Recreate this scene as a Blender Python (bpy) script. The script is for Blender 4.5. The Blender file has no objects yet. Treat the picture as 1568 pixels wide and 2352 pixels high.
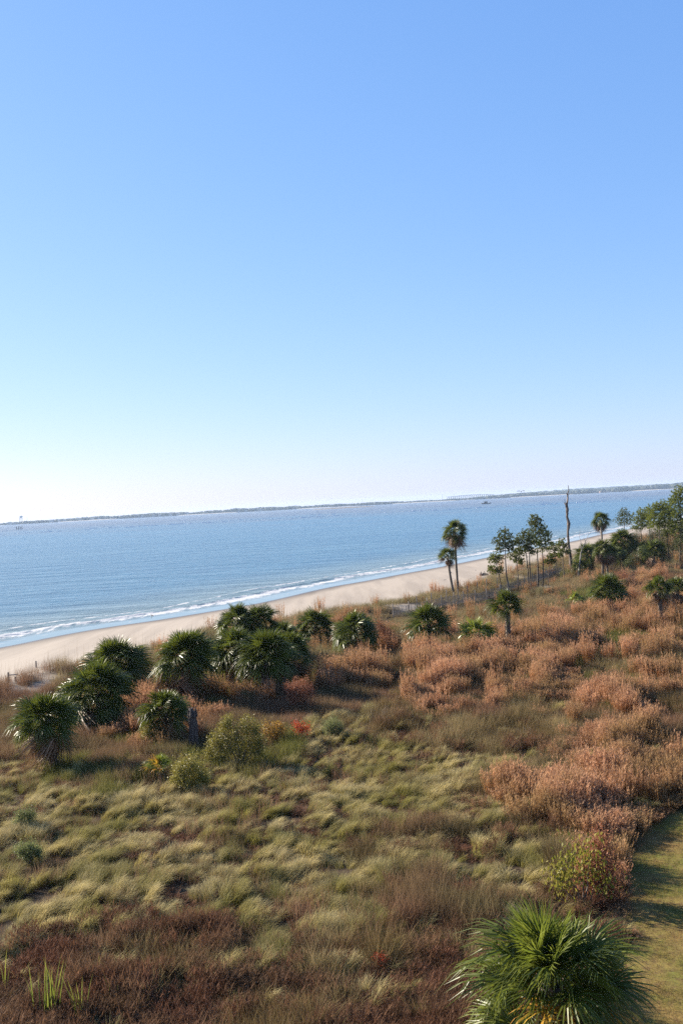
import bpy, math, random
import numpy as np
from mathutils import Vector, Matrix, Euler

C = bpy.context.scene.collection
rad = math.radians
rng = np.random.default_rng(7)
random.seed(7)

# ------------------------------------------------------------------ camera
F = 2287.0                       # focal length in units of a 1568 x 2352 picture
CAMZ = 12.0
PITCH, ROLL = rad(-0.45), rad(3.1)
fwd = Vector((0, math.cos(PITCH), math.sin(PITCH)))
up0 = Vector((0, -math.sin(PITCH), math.cos(PITCH)))
rt0 = Vector((1, 0, 0))
rgt = rt0 * math.cos(ROLL) - up0 * math.sin(ROLL)
upv = rt0 * math.sin(ROLL) + up0 * math.cos(ROLL)
cam_d = bpy.data.cameras.new("camera")
cam_d.sensor_fit = 'VERTICAL'
cam_d.sensor_height = 36.0
cam_d.lens = 36.0 * F / 2352.0
cam_d.clip_start = 0.1
cam_d.clip_end = 20000
cam = bpy.data.objects.new("camera", cam_d)
C.objects.link(cam)
M = Matrix((rgt, upv, -fwd)).transposed().to_4x4()
M.translation = (0, 0, CAMZ)
cam.matrix_world = M
bpy.context.scene.camera = cam

# ------------------------------------------------------------------ sky and sun
SUN_EL, SUN_AZ = rad(25), rad(-60)        # azimuth from +Y, negative = to the left
sc = bpy.context.scene
w = bpy.data.worlds.new("World")
sc.world = w
w.use_nodes = True
nt = w.node_tree
bg = nt.nodes['Background']
sky = nt.nodes.new('ShaderNodeTexSky')
sky.sky_type = 'NISHITA'
sky.sun_disc = False
sky.sun_elevation = SUN_EL
sky.sun_rotation = SUN_AZ
sky.altitude = 0
sky.air_density = 1.0
sky.dust_density = 0.3
sky.ozone_density = 2.0
# film-like response of the sky colour, one power per channel
ssep = nt.nodes.new('ShaderNodeSeparateColor'); scom = nt.nodes.new('ShaderNodeCombineColor')
nt.links.new(sky.outputs[0], ssep.inputs[0])
for ch, (gain, gam) in enumerate(((1.11, 0.80), (1.11, 0.60), (1.33, 0.36))):
    m0 = nt.nodes.new('ShaderNodeMath'); m0.operation = 'MULTIPLY'; m0.inputs[1].default_value = 0.1
    m1 = nt.nodes.new('ShaderNodeMath'); m1.operation = 'POWER'; m1.inputs[1].default_value = gam
    m2 = nt.nodes.new('ShaderNodeMath'); m2.operation = 'MULTIPLY'; m2.inputs[1].default_value = gain / 0.234
    nt.links.new(ssep.outputs[ch], m0.inputs[0]); nt.links.new(m0.outputs[0], m1.inputs[0]); nt.links.new(m1.outputs[0], m2.inputs[0])
    nt.links.new(m2.outputs[0], scom.inputs[ch])
nt.links.new(scom.outputs[0], bg.inputs[0])
bg.inputs[1].default_value = 0.072
sl = bpy.data.lights.new("sun", 'SUN')
sl.energy = 5.0
sl.angle = rad(0.5)
sl.color = (1.0, 0.91, 0.77)
so = bpy.data.objects.new("sun", sl)
C.objects.link(so)
sd = Vector((math.sin(SUN_AZ) * math.cos(SUN_EL), math.cos(SUN_AZ) * math.cos(SUN_EL), math.sin(SUN_EL)))
so.rotation_euler = sd.to_track_quat('Z', 'Y').to_euler()
sc.view_settings.view_transform = 'Standard'
sc.view_settings.look = 'None'
sc.view_settings.gamma = 1
sc.view_settings.use_curve_mapping = False
sc.view_settings.exposure = 1.7
sc.render.engine = 'CYCLES'
sc.cycles.use_denoising = False
sc.cycles.use_adaptive_sampling = False
sc.cycles.max_bounces = 6
sc.cycles.diffuse_bounces = 2
sc.cycles.glossy_bounces = 3
sc.cycles.transmission_bounces = 4
sc.cycles.volume_bounces = 0
sc.cycles.transparent_max_bounces = 8

SEA = -1.8

# ------------------------------------------------------------------ noise, geometry helpers
def _h(ix, iy, seed):
    n = (ix.astype(np.int64) * 374761393 + iy.astype(np.int64) * 668265263 + seed * 974634777) & 0x7fffffff
    n = ((n ^ (n >> 13)) * 1274126177) & 0x7fffffff
    n = n ^ (n >> 16)
    return (n & 0xffff) / 65535.0

def vn(x, y, s, seed=0):
    """value noise 0..1 with wavelength s"""
    x = np.asarray(x, float) / s; y = np.asarray(y, float) / s
    ix = np.floor(x); iy = np.floor(y)
    fx = x - ix; fy = y - iy
    fx = fx * fx * (3 - 2 * fx); fy = fy * fy * (3 - 2 * fy)
    a = _h(ix, iy, seed); b = _h(ix + 1, iy, seed); c = _h(ix, iy + 1, seed); d = _h(ix + 1, iy + 1, seed)
    return (a * (1 - fx) + b * fx) * (1 - fy) + (c * (1 - fx) + d * fx) * fy

def sst(a, b, x):
    t = np.clip((np.asarray(x, float) - a) / (b - a), 0, 1)
    return t * t * (3 - 2 * t)

def ray(px, py):
    return (rgt * ((px - 784) / F) + upv * ((1176 - py) / F) + fwd)

def on_z(px, py, z):
    d = ray(px, py)
    t = (z - CAMZ) / d.z
    return Vector((d.x * t, d.y * t, z))

def on_y(px, py, Y):
    d = ray(px, py)
    t = Y / d.y
    return Vector((d.x * t, Y, CAMZ + d.z * t))

def proj(x, y, z):
    """world to picture units (arrays)"""
    vz = z - CAMZ
    cx = x * rgt.x + y * rgt.y + vz * rgt.z
    cy = x * upv.x + y * upv.y + vz * upv.z
    cz = x * fwd.x + y * fwd.y + vz * fwd.z
    cz = np.where(cz < 0.1, 0.1, cz)
    return 784 + F * cx / cz, 1176 - F * cy / cz, cz

# waterline as seen in the photograph, laid on the level of the sea
SRC = 1568 / 2560
WL = [(0, 2429), (191, 2387), (383, 2353), (574, 2327), (842, 2283), (993, 2257), (1210, 2204), (1357, 2180), (1500, 2152),
      (1653, 2125), (1837, 2087), (1960, 2062), (2136, 2032), (2228, 2008), (2293, 1996), (2357, 1983)]
pts = [on_z(a * SRC, b * SRC, SEA) for a, b in WL]
P = np.array([[p.x, p.y] for p in pts])
d0 = (P[3] - P[0]); d0 /= np.linalg.norm(d0)
d1 = np.array([0.52, 0.854])
P = np.vstack([P[0] - d0 * 400, P[0] - d0 * 60, P, P[-1] + d1 * 150, P[-1] + d1 * 600, P[-1] + d1 * 3500])
# smooth densify
for _ in range(2):
    Q = [P[0]]
    for a, b in zip(P[:-1], P[1:]):
        Q += [a * .75 + b * .25, a * .25 + b * .75]
    Q.append(P[-1]); P = np.array(Q)
SH = P

def shore_s(x, y):
    """signed distance to the waterline, positive inland"""
    x = np.asarray(x, float); y = np.asarray(y, float)
    shp = x.shape; x = x.ravel(); y = y.ravel()
    best = np.full(x.shape, 1e18); sg = np.ones(x.shape)
    for a, b in zip(SH[:-1], SH[1:]):
        dx, dy = b - a; L = dx * dx + dy * dy
        if L < 1e-9: continue
        t = np.clip(((x - a[0]) * dx + (y - a[1]) * dy) / L, 0, 1)
        ex = x - a[0] - t * dx; ey = y - a[1] - t * dy
        d = ex * ex + ey * ey
        m = d < best
        best = np.where(m, d, best)
        sg = np.where(m, np.where((x - a[0]) * dy - (y - a[1]) * dx > 0, 1.0, -1.0), sg)
    return (np.sqrt(best) * sg).reshape(shp)

BW = 31.0     # beach width
def height(x, y, s=None):
    x = np.asarray(x, float); y = np.asarray(y, float)
    if s is None: s = shore_s(x, y)
    bw = BW + 5.0 * (vn(x, y, 22, 3) - .5) + 2.0 * (vn(x, y, 6, 4) - .5)
    under = SEA + np.clip(s, -200, 0) * 0.03
    beach = SEA + 1.35 * np.clip(s / BW, 0, 1) ** 1.1
    z = np.where(s < 0, under, beach)
    crest = 0.55 + 0.7 * vn(x, y, 7, 5)
    inl = 0.34 * (vn(x, y, 9, 6) - .5) + 0.22 * (vn(x, y, 2.3, 7) - .5)
    up = sst(bw - 1, bw + 5, s)
    dn = sst(bw + 6, bw + 15, s)
    land = crest * (1 - dn) + inl * dn
    z = z * (1 - up) + land * up
    z = np.where(s > BW, z - 0, z)
    lw = lawn_mask(x, y)
    z = z * (1 - lw) + (-0.05) * lw
    return z

# mown lawn, bottom right: boundary traced on level ground
LAWN = [on_z(a, b, 0) for a, b in [(1620, 1835), (1568, 1858), (1500, 1892), (1462, 1950), (1440, 2010), (1425, 2075), (1425, 2180), (1400, 2300), (1290, 2370), (1200, 2600), (2600, 2600), (2600, 1900)]]
LAWN = np.array([[p.x, p.y] for p in LAWN])
def lawn_mask(x, y):
    x = np.asarray(x, float) + 0.8 * (vn(x, y, 1.7, 11) - .5); y = np.asarray(y, float) + 0.8 * (vn(x, y, 1.7, 12) - .5)
    inside = np.zeros(np.shape(x), bool); best = np.full(np.shape(x), 1e9)
    n = len(LAWN)
    for i in range(n):
        a = LAWN[i]; b = LAWN[(i + 1) % n]
        c = ((a[1] > y) != (b[1] > y)) & (x < (b[0] - a[0]) * (y - a[1]) / (b[1] - a[1] + 1e-12) + a[0])
        inside ^= c
        dx, dy = b - a; L = dx * dx + dy * dy
        t = np.clip(((x - a[0]) * dx + (y - a[1]) * dy) / L, 0, 1)
        best = np.minimum(best, np.hypot(x - a[0] - t * dx, y - a[1] - t * dy))
    sdist = np.where(inside, best, -best)
    return sst(-0.3, 0.3, sdist)

def hz(x, y):
    return float(height(np.array([x]), np.array([y]))[0])

def at(px, py):
    """ground point seen at a picture position"""
    d = ray(px, py)
    t = (0 - CAMZ) / d.z
    for _ in range(12):
        z = hz(d.x * t, d.y * t)
        t = t * 0.4 + 0.6 * (z - CAMZ) / d.z
    return Vector((d.x * t, d.y * t, hz(d.x * t, d.y * t)))

def new_obj(name, me, mat=None, parent=None, loc=None):
    o = bpy.data.objects.new(name, me)
    C.objects.link(o)
    if mat is not None and me is not None and not me.materials:
        me.materials.append(mat)
    if parent is not None: o.parent = parent
    if loc is not None: o.location = loc
    return o

def tag(o, label=None, cat=None, group=None, kind=None):
    if label: o['label'] = label
    if cat: o['category'] = cat
    if group: o['group'] = group
    if kind: o['kind'] = kind
    return o

def empty(name, loc, label, cat, group=None):
    o = bpy.data.objects.new(name, None)
    C.objects.link(o); o.location = loc
    o.empty_display_size = 0.2
    return tag(o, label, cat, group)

class MB:
    """collects triangles and quads with a per-vertex colour (r = along, g = random)"""
    def __init__(s): s.v = []; s.f = []; s.c = []
    def add(s, vs, fs, cs=None):
        b = len(s.v)
        s.v += [tuple(v) for v in vs]
        s.f += [tuple(i + b for i in f) for f in fs]
        s.c += list(cs) if cs is not None else [(0, 0.5)] * len(vs)
    def strip(s, pts, ws, side, g=0.5, tip=True):
        """tapered ribbon along pts; side = width direction"""
        vs = []; cs = []; fs = []
        n = len(pts); side = Vector(side)
        for i, (p, wd) in enumerate(zip(pts, ws)):
            p = Vector(p); t = i / (n - 1)
            if i == n - 1 and tip:
                vs.append(p); cs.append((t, g))
            else:
                vs += [p - side * wd * .5, p + side * wd * .5]; cs += [(t, g)] * 2
        m = n - 1 if tip else n
        for i in range(m - 1):
            fs.append((2 * i, 2 * i + 1, 2 * i + 3, 2 * i + 2))
        if tip: fs.append((2 * (m - 1), 2 * (m - 1) + 1, 2 * m))
        s.add(vs, fs, cs)
    def tube(s, pts, rs, n=7, g=0.5, cap=True, jit=0.0):
        pts = [Vector(p) for p in pts]; vs = []; fs = []; cs = []
        for i, p in enumerate(pts):
            t = (pts[min(i + 1, len(pts) - 1)] - pts[max(i - 1, 0)]).normalized()
            a = t.cross(Vector((0.31, 0.9, 0.2))).normalized(); b = t.cross(a)
            for k in range(n):
                an = 2 * math.pi * k / n
                r = rs[i] * (1 + jit * (random.random() - .5))
                vs.append(p + (a * math.cos(an) + b * math.sin(an)) * r); cs.append((i / (len(pts) - 1), g))
        for i in range(len(pts) - 1):
            for k in range(n):
                k2 = (k + 1) % n
                fs.append((i * n + k, i * n + k2, (i + 1) * n + k2, (i + 1) * n + k))
        if cap:
            fs.append(tuple(range((len(pts) - 1) * n, len(pts) * n))); fs.append(tuple(reversed(range(n))))
        s.add(vs, fs, cs)
    def box(s, c, sx, sy, sz, rz=0, g=0.5, rx=0, ry=0):
        R = Euler((rx, ry, rz)).to_matrix(); c = Vector(c)
        vs = [c + R @ Vector((x * sx / 2, y * sy / 2, z * sz / 2)) for x in (-1, 1) for y in (-1, 1) for z in (-1, 1)]
        s.add(vs, [(0, 1, 3, 2), (4, 6, 7, 5), (0, 4, 5, 1), (2, 3, 7, 6), (0, 2, 6, 4), (1, 5, 7, 3)], [(0.5, g)] * 8)
    def mesh(s, name, mat=None, smooth=False):
        me = bpy.data.meshes.new(name)
        me.from_pydata(s.v, [], s.f)
        a = me.attributes.new("mix", 'FLOAT_COLOR', 'POINT')
        col = np.zeros((len(s.v), 4), np.float32); col[:, :2] = np.array(s.c, np.float32).reshape(-1, 2); col[:, 3] = 1
        a.data.foreach_set('color', col.ravel())
        if smooth:
            me.polygons.foreach_set('use_smooth', [True] * len(me.polygons))
        if mat: me.materials.append(mat)
        me.update()
        return me

# ------------------------------------------------------------------ materials
def N(nt, typ, **kw):
    n = nt.nodes.new(typ)
    for k, v in kw.items(): setattr(n, k, v)
    return n

def mixc(nt, fac, a, b, blend='MIX'):
    n = nt.nodes.new('ShaderNodeMix'); n.data_type = 'RGBA'; n.blend_type = blend
    for sock, v in ((n.inputs[0], fac), (n.inputs[6], a), (n.inputs[7], b)):
        if isinstance(v, bpy.types.NodeSocket): nt.links.new(v, sock)
        elif isinstance(v, (int, float)): sock.default_value = v
        else: sock.default_value = (*v, 1)
    return n.outputs[2]

def maprange(nt, v, a, b, c=0.0, d=1.0, smooth=False):
    n = nt.nodes.new('ShaderNodeMapRange'); n.clamp = True
    if smooth: n.interpolation_type = 'SMOOTHSTEP'
    nt.links.new(v, n.inputs[0])
    for i, q in enumerate((a, b, c, d)): n.inputs[i + 1].default_value = q
    return n.outputs[0]

def mth(nt, op, a, b=None):
    n = nt.nodes.new('ShaderNodeMath'); n.operation = op
    for s_, v in ((n.inputs[0], a), (n.inputs[1], b)):
        if v is None: continue
        if isinstance(v, bpy.types.NodeSocket): nt.links.new(v, s_)
        else: s_.default_value = v
    return n.outputs[0]

def noise(nt, scale, detail=3, vec=None, rough=0.55, dist=0.0):
    n = nt.nodes.new('ShaderNodeTexNoise'); n.inputs['Scale'].default_value = scale
    n.inputs['Detail'].default_value = detail; n.inputs['Roughness'].default_value = rough
    n.inputs['Distortion'].default_value = dist
    if vec is not None: nt.links.new(vec, n.inputs['Vector'])
    return n.outputs[0]

def geopos(nt):
    return nt.nodes.new('ShaderNodeNewGeometry').outputs['Position']

def base_mat(name):
    m = bpy.data.materials.new(name); m.use_nodes = True
    return m, m.node_tree, m.node_tree.nodes['Principled BSDF']

VF = 0.74
def _d(c): return None if c is None else tuple(q * VF for q in c)
def veg_mat(name, c0, c1, alt, alt_fac=0.6, patch=0.12, trans=0.35, rough=0.6, spec=0.2, g2=None, var=0.35, tip=None, tip0=0.55):
    """c0..c1 by blade, alt in patches across the ground, tip colour towards the tips"""
    c0, c1, alt, tip = _d(c0), _d(c1), _d(alt), _d(tip)
    m, nt, p = base_mat(name)
    at_ = N(nt, 'ShaderNodeAttribute', attribute_name="mix")
    sp = N(nt, 'ShaderNodeSeparateColor'); nt.links.new(at_.outputs['Color'], sp.inputs[0])
    col = mixc(nt, sp.outputs[1], c0, c1)
    if tip is not None:
        col = mixc(nt, maprange(nt, sp.outputs[0], tip0 - .35, tip0 + .35), col, tip)
    if alt is not None:
        pn = noise(nt, patch, 3, geopos(nt))
        col = mixc(nt, maprange(nt, pn, 0.42, 0.62, 0, alt_fac), col, alt)
    oi = N(nt, 'ShaderNodeObjectInfo')
    v = maprange(nt, oi.outputs['Random'], 0, 1, 1 - var, 1 + var * .8)
    hs = N(nt, 'ShaderNodeHueSaturation'); nt.links.new(col, hs.inputs['Color']); nt.links.new(v, hs.inputs['Value'])
    col = hs.outputs[0]
    nt.links.new(col, p.inputs['Base Color'])
    p.inputs['Roughness'].default_value = rough
    p.inputs['Specular IOR Level'].default_value = spec
    if trans > 0:
        tr = N(nt, 'ShaderNodeBsdfTranslucent')
        nt.links.new(col, tr.inputs[0])
        mx = N(nt, 'ShaderNodeMixShader'); mx.inputs[0].default_value = trans
        nt.links.new(p.outputs[0], mx.inputs[1]); nt.links.new(tr.outputs[0], mx.inputs[2])
        nt.links.new(mx.outputs[0], nt.nodes['Material Output'].inputs[0])
    return m

def simple_mat(name, c0, c1, scale=8.0, rough=0.8, bump=0.3, spec=0.3, stretch=(1, 1, 1)):
    c0, c1 = _d(c0), _d(c1)
    m, nt, p = base_mat(name)
    tc = N(nt, 'ShaderNodeTexCoord'); mp = N(nt, 'ShaderNodeMapping'); mp.inputs['Scale'].default_value = stretch
    nt.links.new(tc.outputs['Object'], mp.inputs[0])
    n = noise(nt, scale, 4, mp.outputs[0])
    nt.links.new(mixc(nt, maprange(nt, n, .35, .65), c0, c1), p.inputs['Base Color'])
    p.inputs['Roughness'].default_value = rough; p.inputs['Specular IOR Level'].default_value = spec
    b = N(nt, 'ShaderNodeBump'); b.inputs['Strength'].default_value = bump; b.inputs['Distance'].default_value = 0.03
    nt.links.new(n, b.inputs['Height']); nt.links.new(b.outputs[0], p.inputs['Normal'])
    return m

M_frond = veg_mat("palm_frond", (0.068, 0.095, 0.013), (0.13, 0.145, 0.018), None, trans=0.38, rough=0.42, spec=0.28, var=0.3)
M_frond_y = veg_mat("palm_frond_young", (0.19, 0.24, 0.025), (0.30, 0.32, 0.04), None, trans=0.42, rough=0.38, spec=0.55, var=0.2)
M_frond_gold = veg_mat("palm_frond_yellowing", (0.60, 0.38, 0.03), (0.5, 0.22, 0.04), None, trans=0.4, rough=0.45, spec=0.4, var=0.2)
M_dead = veg_mat("dead_frond", (0.15, 0.08, 0.045), (0.32, 0.20, 0.12), None, trans=0.2, rough=0.6, spec=0.3, var=0.4)
M_ptrunk = simple_mat("palm_trunk_bark", (0.09, 0.07, 0.055), (0.20, 0.165, 0.13), 3.0, stretch=(1, 1, 6))
M_boot = simple_mat("leaf_boot", (0.10, 0.065, 0.045), (0.30, 0.25, 0.20), 5.0)
M_needle = veg_mat("pine_needle", (0.12, 0.155, 0.022), (0.22, 0.235, 0.034), None, trans=0.45, rough=0.5, spec=0.3, var=0.3)
M_ptbark = simple_mat("pine_bark", (0.05, 0.04, 0.032), (0.13, 0.10, 0.08), 4.0, stretch=(1, 1, 3))
M_snag = simple_mat("weathered_dead_wood", (0.035, 0.025, 0.02), (0.24, 0.18, 0.14), 0.9, stretch=(2, 2, .6))
M_stump = simple_mat("stump_wood", (0.03, 0.022, 0.018), (0.13, 0.10, 0.085), 5.0, stretch=(3, 3, .5))
M_fencewood = simple_mat("fence_wood", (0.24, 0.20, 0.17), (0.38, 0.33, 0.28), 6.0, stretch=(1, 1, .3))
M_grey = simple_mat("grey_weathered_wood", (0.20, 0.18, 0.16), (0.36, 0.33, 0.30), 6.0, stretch=(1, 1, .3))

# ------------------------------------------------------------------ ground
def polar(r0, r1, nr, a0, a1, na):
    r = r0 * (r1 / r0) ** (np.arange(nr) / (nr - 1.0))
    a = np.linspace(rad(a0), rad(a1), na)
    R, A = np.meshgrid(r, a, indexing='ij')
    X = R * np.sin(A); Y = R * np.cos(A)
    idx = np.arange(nr * na).reshape(nr, na)
    q = np.stack([idx[:-1, :-1], idx[1:, :-1], idx[1:, 1:], idx[:-1, 1:]], -1).reshape(-1, 4)
    return X.ravel(), Y.ravel(), q[:, ::-1]

def grid_mesh(name, X, Y, Z, q, attrs, mat):
    me = bpy.data.meshes.new(name)
    me.vertices.add(len(X)); me.vertices.foreach_set('co', np.stack([X, Y, Z], -1).astype(np.float32).ravel())
    me.loops.add(q.size); me.loops.foreach_set('vertex_index', q.astype(np.int32).ravel())
    me.polygons.add(len(q)); me.polygons.foreach_set('loop_start', np.arange(0, q.size, 4, dtype=np.int32))
    me.polygons.foreach_set('loop_total', np.full(len(q), 4, np.int32))
    me.polygons.foreach_set('use_smooth', np.ones(len(q), bool))
    me.update(calc_edges=True)
    for k, v in attrs.items():
        a = me.attributes.new(k, 'FLOAT', 'POINT'); a.data.foreach_set('value', v.astype(np.float32))
    me.materials.append(mat)
    return me

m, nt, p = base_mat("ground_soil_sand")
gp = geopos(nt)
aS = N(nt, 'ShaderNodeAttribute', attribute_name="shore").outputs['Fac']
aL = N(nt, 'ShaderNodeAttribute', attribute_name="lawn").outputs['Fac']
aD = N(nt, 'ShaderNodeAttribute', attribute_name="sandy").outputs['Fac']
mpw = N(nt, 'ShaderNodeMapping'); mpw.inputs['Rotation'].default_value = (0, 0, rad(31)); mpw.inputs['Scale'].default_value = (1.0, 0.08, 1)
nt.links.new(gp, mpw.inputs[0])
streak = noise(nt, 0.35, 4, mpw.outputs[0])
fine = noise(nt, 6.0, 4, gp)
sandc = mixc(nt, maprange(nt, streak, .40, .62), (0.29, 0.24, 0.188), (0.22, 0.18, 0.14))
sandc = mixc(nt, maprange(nt, fine, .3, .7, 0, .25), sandc, (0.20, 0.155, 0.115))
wet = maprange(nt, mth(nt, 'ADD', aS, maprange(nt, streak, 0, 1, -2.2, 2.2)), 5.5, 0.5, 0, 1, True)
sandc = mixc(nt, wet, sandc, (0.10, 0.078, 0.058))
soil = mixc(nt, maprange(nt, noise(nt, 1.2, 4, gp), .4, .6), (0.03, 0.02, 0.013), (0.06, 0.042, 0.026))
col = mixc(nt, aD, soil, sandc)
ln = noise(nt, 0.55, 5, gp, 0.65); ln2 = noise(nt, 5.0, 4, gp, .7)
lawnc = mixc(nt, maprange(nt, ln, .38, .62), (0.125, 0.12, 0.028), (0.20, 0.135, 0.045))
lawnc = mixc(nt, maprange(nt, ln2, .45, .7), lawnc, (0.115, 0.073, 0.035))
col = mixc(nt, aL, col, lawnc)
nt.links.new(col, p.inputs['Base Color'])
nt.links.new(maprange(nt, maprange(nt, aS, 2.2, 0.0), 0, 1, 0.85, 0.12), p.inputs['Roughness'])
nt.links.new(maprange(nt, aD, 0, 1, .05, .35), p.inputs['Specular IOR Level'])
bmp = N(nt, 'ShaderNodeBump'); bmp.inputs['Distance'].default_value = 0.12
nt.links.new(maprange(nt, aS, 1.0, 8.0, 0.01, 0.22), bmp.inputs['Strength'])
nt.links.new(mth(nt, 'ADD', noise(nt, 1.3, 5, gp, .6), mth(nt, 'MULTIPLY', streak, 1.2)), bmp.inputs['Height']); nt.links.new(bmp.outputs[0], p.inputs['Normal'])
M_ground = m

X, Y, q = polar(3, 9000, 420, -62, 62, 420)
S = shore_s(X, Y)
Z = height(X, Y, S)
# sand shows on the dune face and in a few blow-outs
BLOW = [(122, 1556, 1.0), (72, 1582, 1.3), (100, 1572, .9), (925, 1392, 2.2), (960, 1380, 2.0), (835, 1402, 2.0), (1125, 1325, 3.0), (1165, 1328, 2.5), (1260, 1350, 1.2)]
blow = [(at(a, b), r) for a, b, r in BLOW]
def sandy_mask(x, y, s):
    v = 1 - sst(BW + 2.0, BW + 5.5, s + 5 * (vn(x, y, 4, 21) - .5))
    for pnt, r in blow:
        v = np.maximum(v, 1 - sst(r * .8, r * 1.25, np.hypot(x - pnt.x, y - pnt.y) + .8 * (vn(x, y, .9, 23) - .5)))
    return v
ground = new_obj("ground", grid_mesh("ground", X, Y, Z, q, {"shore": S, "lawn": lawn_mask(X, Y), "sandy": sandy_mask(X, Y, S)}, M_ground))
tag(ground, kind='structure')

# ------------------------------------------------------------------ sea
m, nt, p = base_mat("sea_water")
gp = geopos(nt)
aS = N(nt, 'ShaderNodeAttribute', attribute_name="shore").outputs['Fac']
sx = N(nt, 'ShaderNodeSeparateXYZ'); nt.links.new(gp, sx.inputs[0])
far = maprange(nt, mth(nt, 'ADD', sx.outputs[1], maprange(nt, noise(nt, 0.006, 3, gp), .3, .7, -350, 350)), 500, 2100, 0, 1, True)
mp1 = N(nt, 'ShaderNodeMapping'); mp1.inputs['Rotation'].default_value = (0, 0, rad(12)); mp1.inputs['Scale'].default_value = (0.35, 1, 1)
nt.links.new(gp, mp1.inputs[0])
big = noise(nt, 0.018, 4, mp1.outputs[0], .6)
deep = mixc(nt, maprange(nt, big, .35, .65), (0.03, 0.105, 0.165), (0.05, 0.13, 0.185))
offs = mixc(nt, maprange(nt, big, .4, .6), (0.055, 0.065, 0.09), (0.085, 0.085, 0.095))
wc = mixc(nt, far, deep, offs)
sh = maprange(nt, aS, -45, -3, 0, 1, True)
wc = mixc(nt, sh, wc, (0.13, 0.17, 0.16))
# foam
mpf = N(nt, 'ShaderNodeMapping'); mpf.inputs['Rotation'].default_value = (0, 0, rad(31)); mpf.inputs['Scale'].default_value = (1.0, 0.22, 1)
nt.links.new(gp, mpf.inputs[0])
fn = noise(nt, 1.1, 5, mpf.outputs[0], .65)
fb = noise(nt, 0.05, 2, gp)
wob = maprange(nt, fb, .3, .7, -1.6, 1.6)
s2 = mth(nt, 'ADD', aS, wob)
bandA = mth(nt, 'MULTIPLY', maprange(nt, s2, -9.2, -7.6), maprange(nt, s2, -6.6, -3.8, 1, 0))
bandB = mth(nt, 'MULTIPLY', maprange(nt, s2, -13.5, -12.9), maprange(nt, s2, -12.6, -11.8, .75, 0))
bandC = mth(nt, 'MULTIPLY', maprange(nt, s2, -3.2, -2.8), maprange(nt, s2, -2.6, -2.2, .5, 0))
band = mth(nt, 'MAXIMUM', mth(nt, 'MAXIMUM', bandA, bandB), bandC)
foam = maprange(nt, mth(nt, 'ADD', mth(nt, 'MULTIPLY', band, .42), fn), .68, .88)
foam = mth(nt, 'MULTIPLY', foam, maprange(nt, band, 0.02, .3))
wc = mixc(nt, foam, wc, (0.42, 0.42, 0.42))
nt.links.new(wc, p.inputs['Base Color'])
calm = maprange(nt, aS, -7, -3)      # thin wash sliding over the sand is smooth
rgh = mth(nt, 'MAXIMUM', mth(nt, 'MULTIPLY', foam, .7), maprange(nt, calm, 0, 1, 0.22, 0.05))
nt.links.new(rgh, p.inputs['Roughness'])
p.inputs['IOR'].default_value = 1.33
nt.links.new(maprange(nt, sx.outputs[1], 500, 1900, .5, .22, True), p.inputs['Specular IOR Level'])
w1 = noise(nt, 0.55, 5, mp1.outputs[0], .62, .3)
w2 = noise(nt, 0.12, 3, mp1.outputs[0], .5)
hgt = mth(nt, 'ADD', mth(nt, 'MULTIPLY', w1, .8), mth(nt, 'MULTIPLY', w2, 2.0))
bmp = N(nt, 'ShaderNodeBump'); bmp.inputs['Distance'].default_value = 1.1
nt.links.new(maprange(nt, calm, 0, 1, 1.0, 0.03), bmp.inputs['Strength'])
nt.links.new(hgt, bmp.inputs['Height']); nt.links.new(bmp.outputs[0], p.inputs['Normal'])
M_sea = m

X, Y, q = polar(25, 8500, 300, -58, 58, 320)
S = shore_s(X, Y)
keep = (S[q] < 6).any(1)
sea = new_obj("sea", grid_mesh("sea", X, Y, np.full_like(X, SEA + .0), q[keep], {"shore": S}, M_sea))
tag(sea, kind='structure')

# swash and breaking wave: a strip along the shore
seg = np.hypot(*(SH[1:] - SH[:-1]).T); cum = np.concatenate([[0], np.cumsum(seg)])
L0 = 320.0; tt = np.arange(L0, L0 + 620, 0.9)
cx = np.interp(tt, cum, SH[:, 0]); cy = np.interp(tt, cum, SH[:, 1])
tx = np.gradient(cx); ty = np.gradient(cy)
for _ in range(8):
    tx = np.convolve(np.pad(tx, 3, 'edge'), np.ones(7) / 7, 'valid'); ty = np.convolve(np.pad(ty, 3, 'edge'), np.ones(7) / 7, 'valid')
ln_ = np.hypot(tx, ty); nx, ny = -ty / ln_, tx / ln_            # seaward
ss = np.arange(-0.6, 17, 0.3)
X = cx[:, None] + nx[:, None] * ss[None]; Y = cy[:, None] + ny[:, None] * ss[None]
SG = -np.repeat(ss[None], len(tt), 0)
wv = 1.6 * (vn(X, Y, 30, 31) - .5) * 2
ridge = .26 * np.exp(-((ss[None] - 7.7 + wv) / .75) ** 2) * (.35 + .65 * vn(X, Y, 9, 32)) \
      + .2 * np.exp(-((ss[None] - 12.4 + wv) / .9) ** 2) * sst(.35, .75, vn(X, Y, 25, 33))
ridge += .05 * vn(X, Y, .8, 34) * sst(3, 6, ss[None])
edge = sst(0, 1.5, ss[None] + .6) * sst(17, 15, ss[None])
Z = SEA + .012 + np.where(ss[None] > 0, ridge * edge, 0.0)
Z = np.where(ss[None] > 16.6, SEA - .01, Z)
idx = np.arange(X.size).reshape(X.shape)
q = np.stack([idx[:-1, :-1], idx[1:, :-1], idx[1:, 1:], idx[:-1, 1:]], -1).reshape(-1, 4)
surf = new_obj("surf", grid_mesh("surf", X.ravel(), Y.ravel(), Z.ravel(), q, {"shore": SG.ravel()}, M_sea))
tag(surf, kind='structure')

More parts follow.
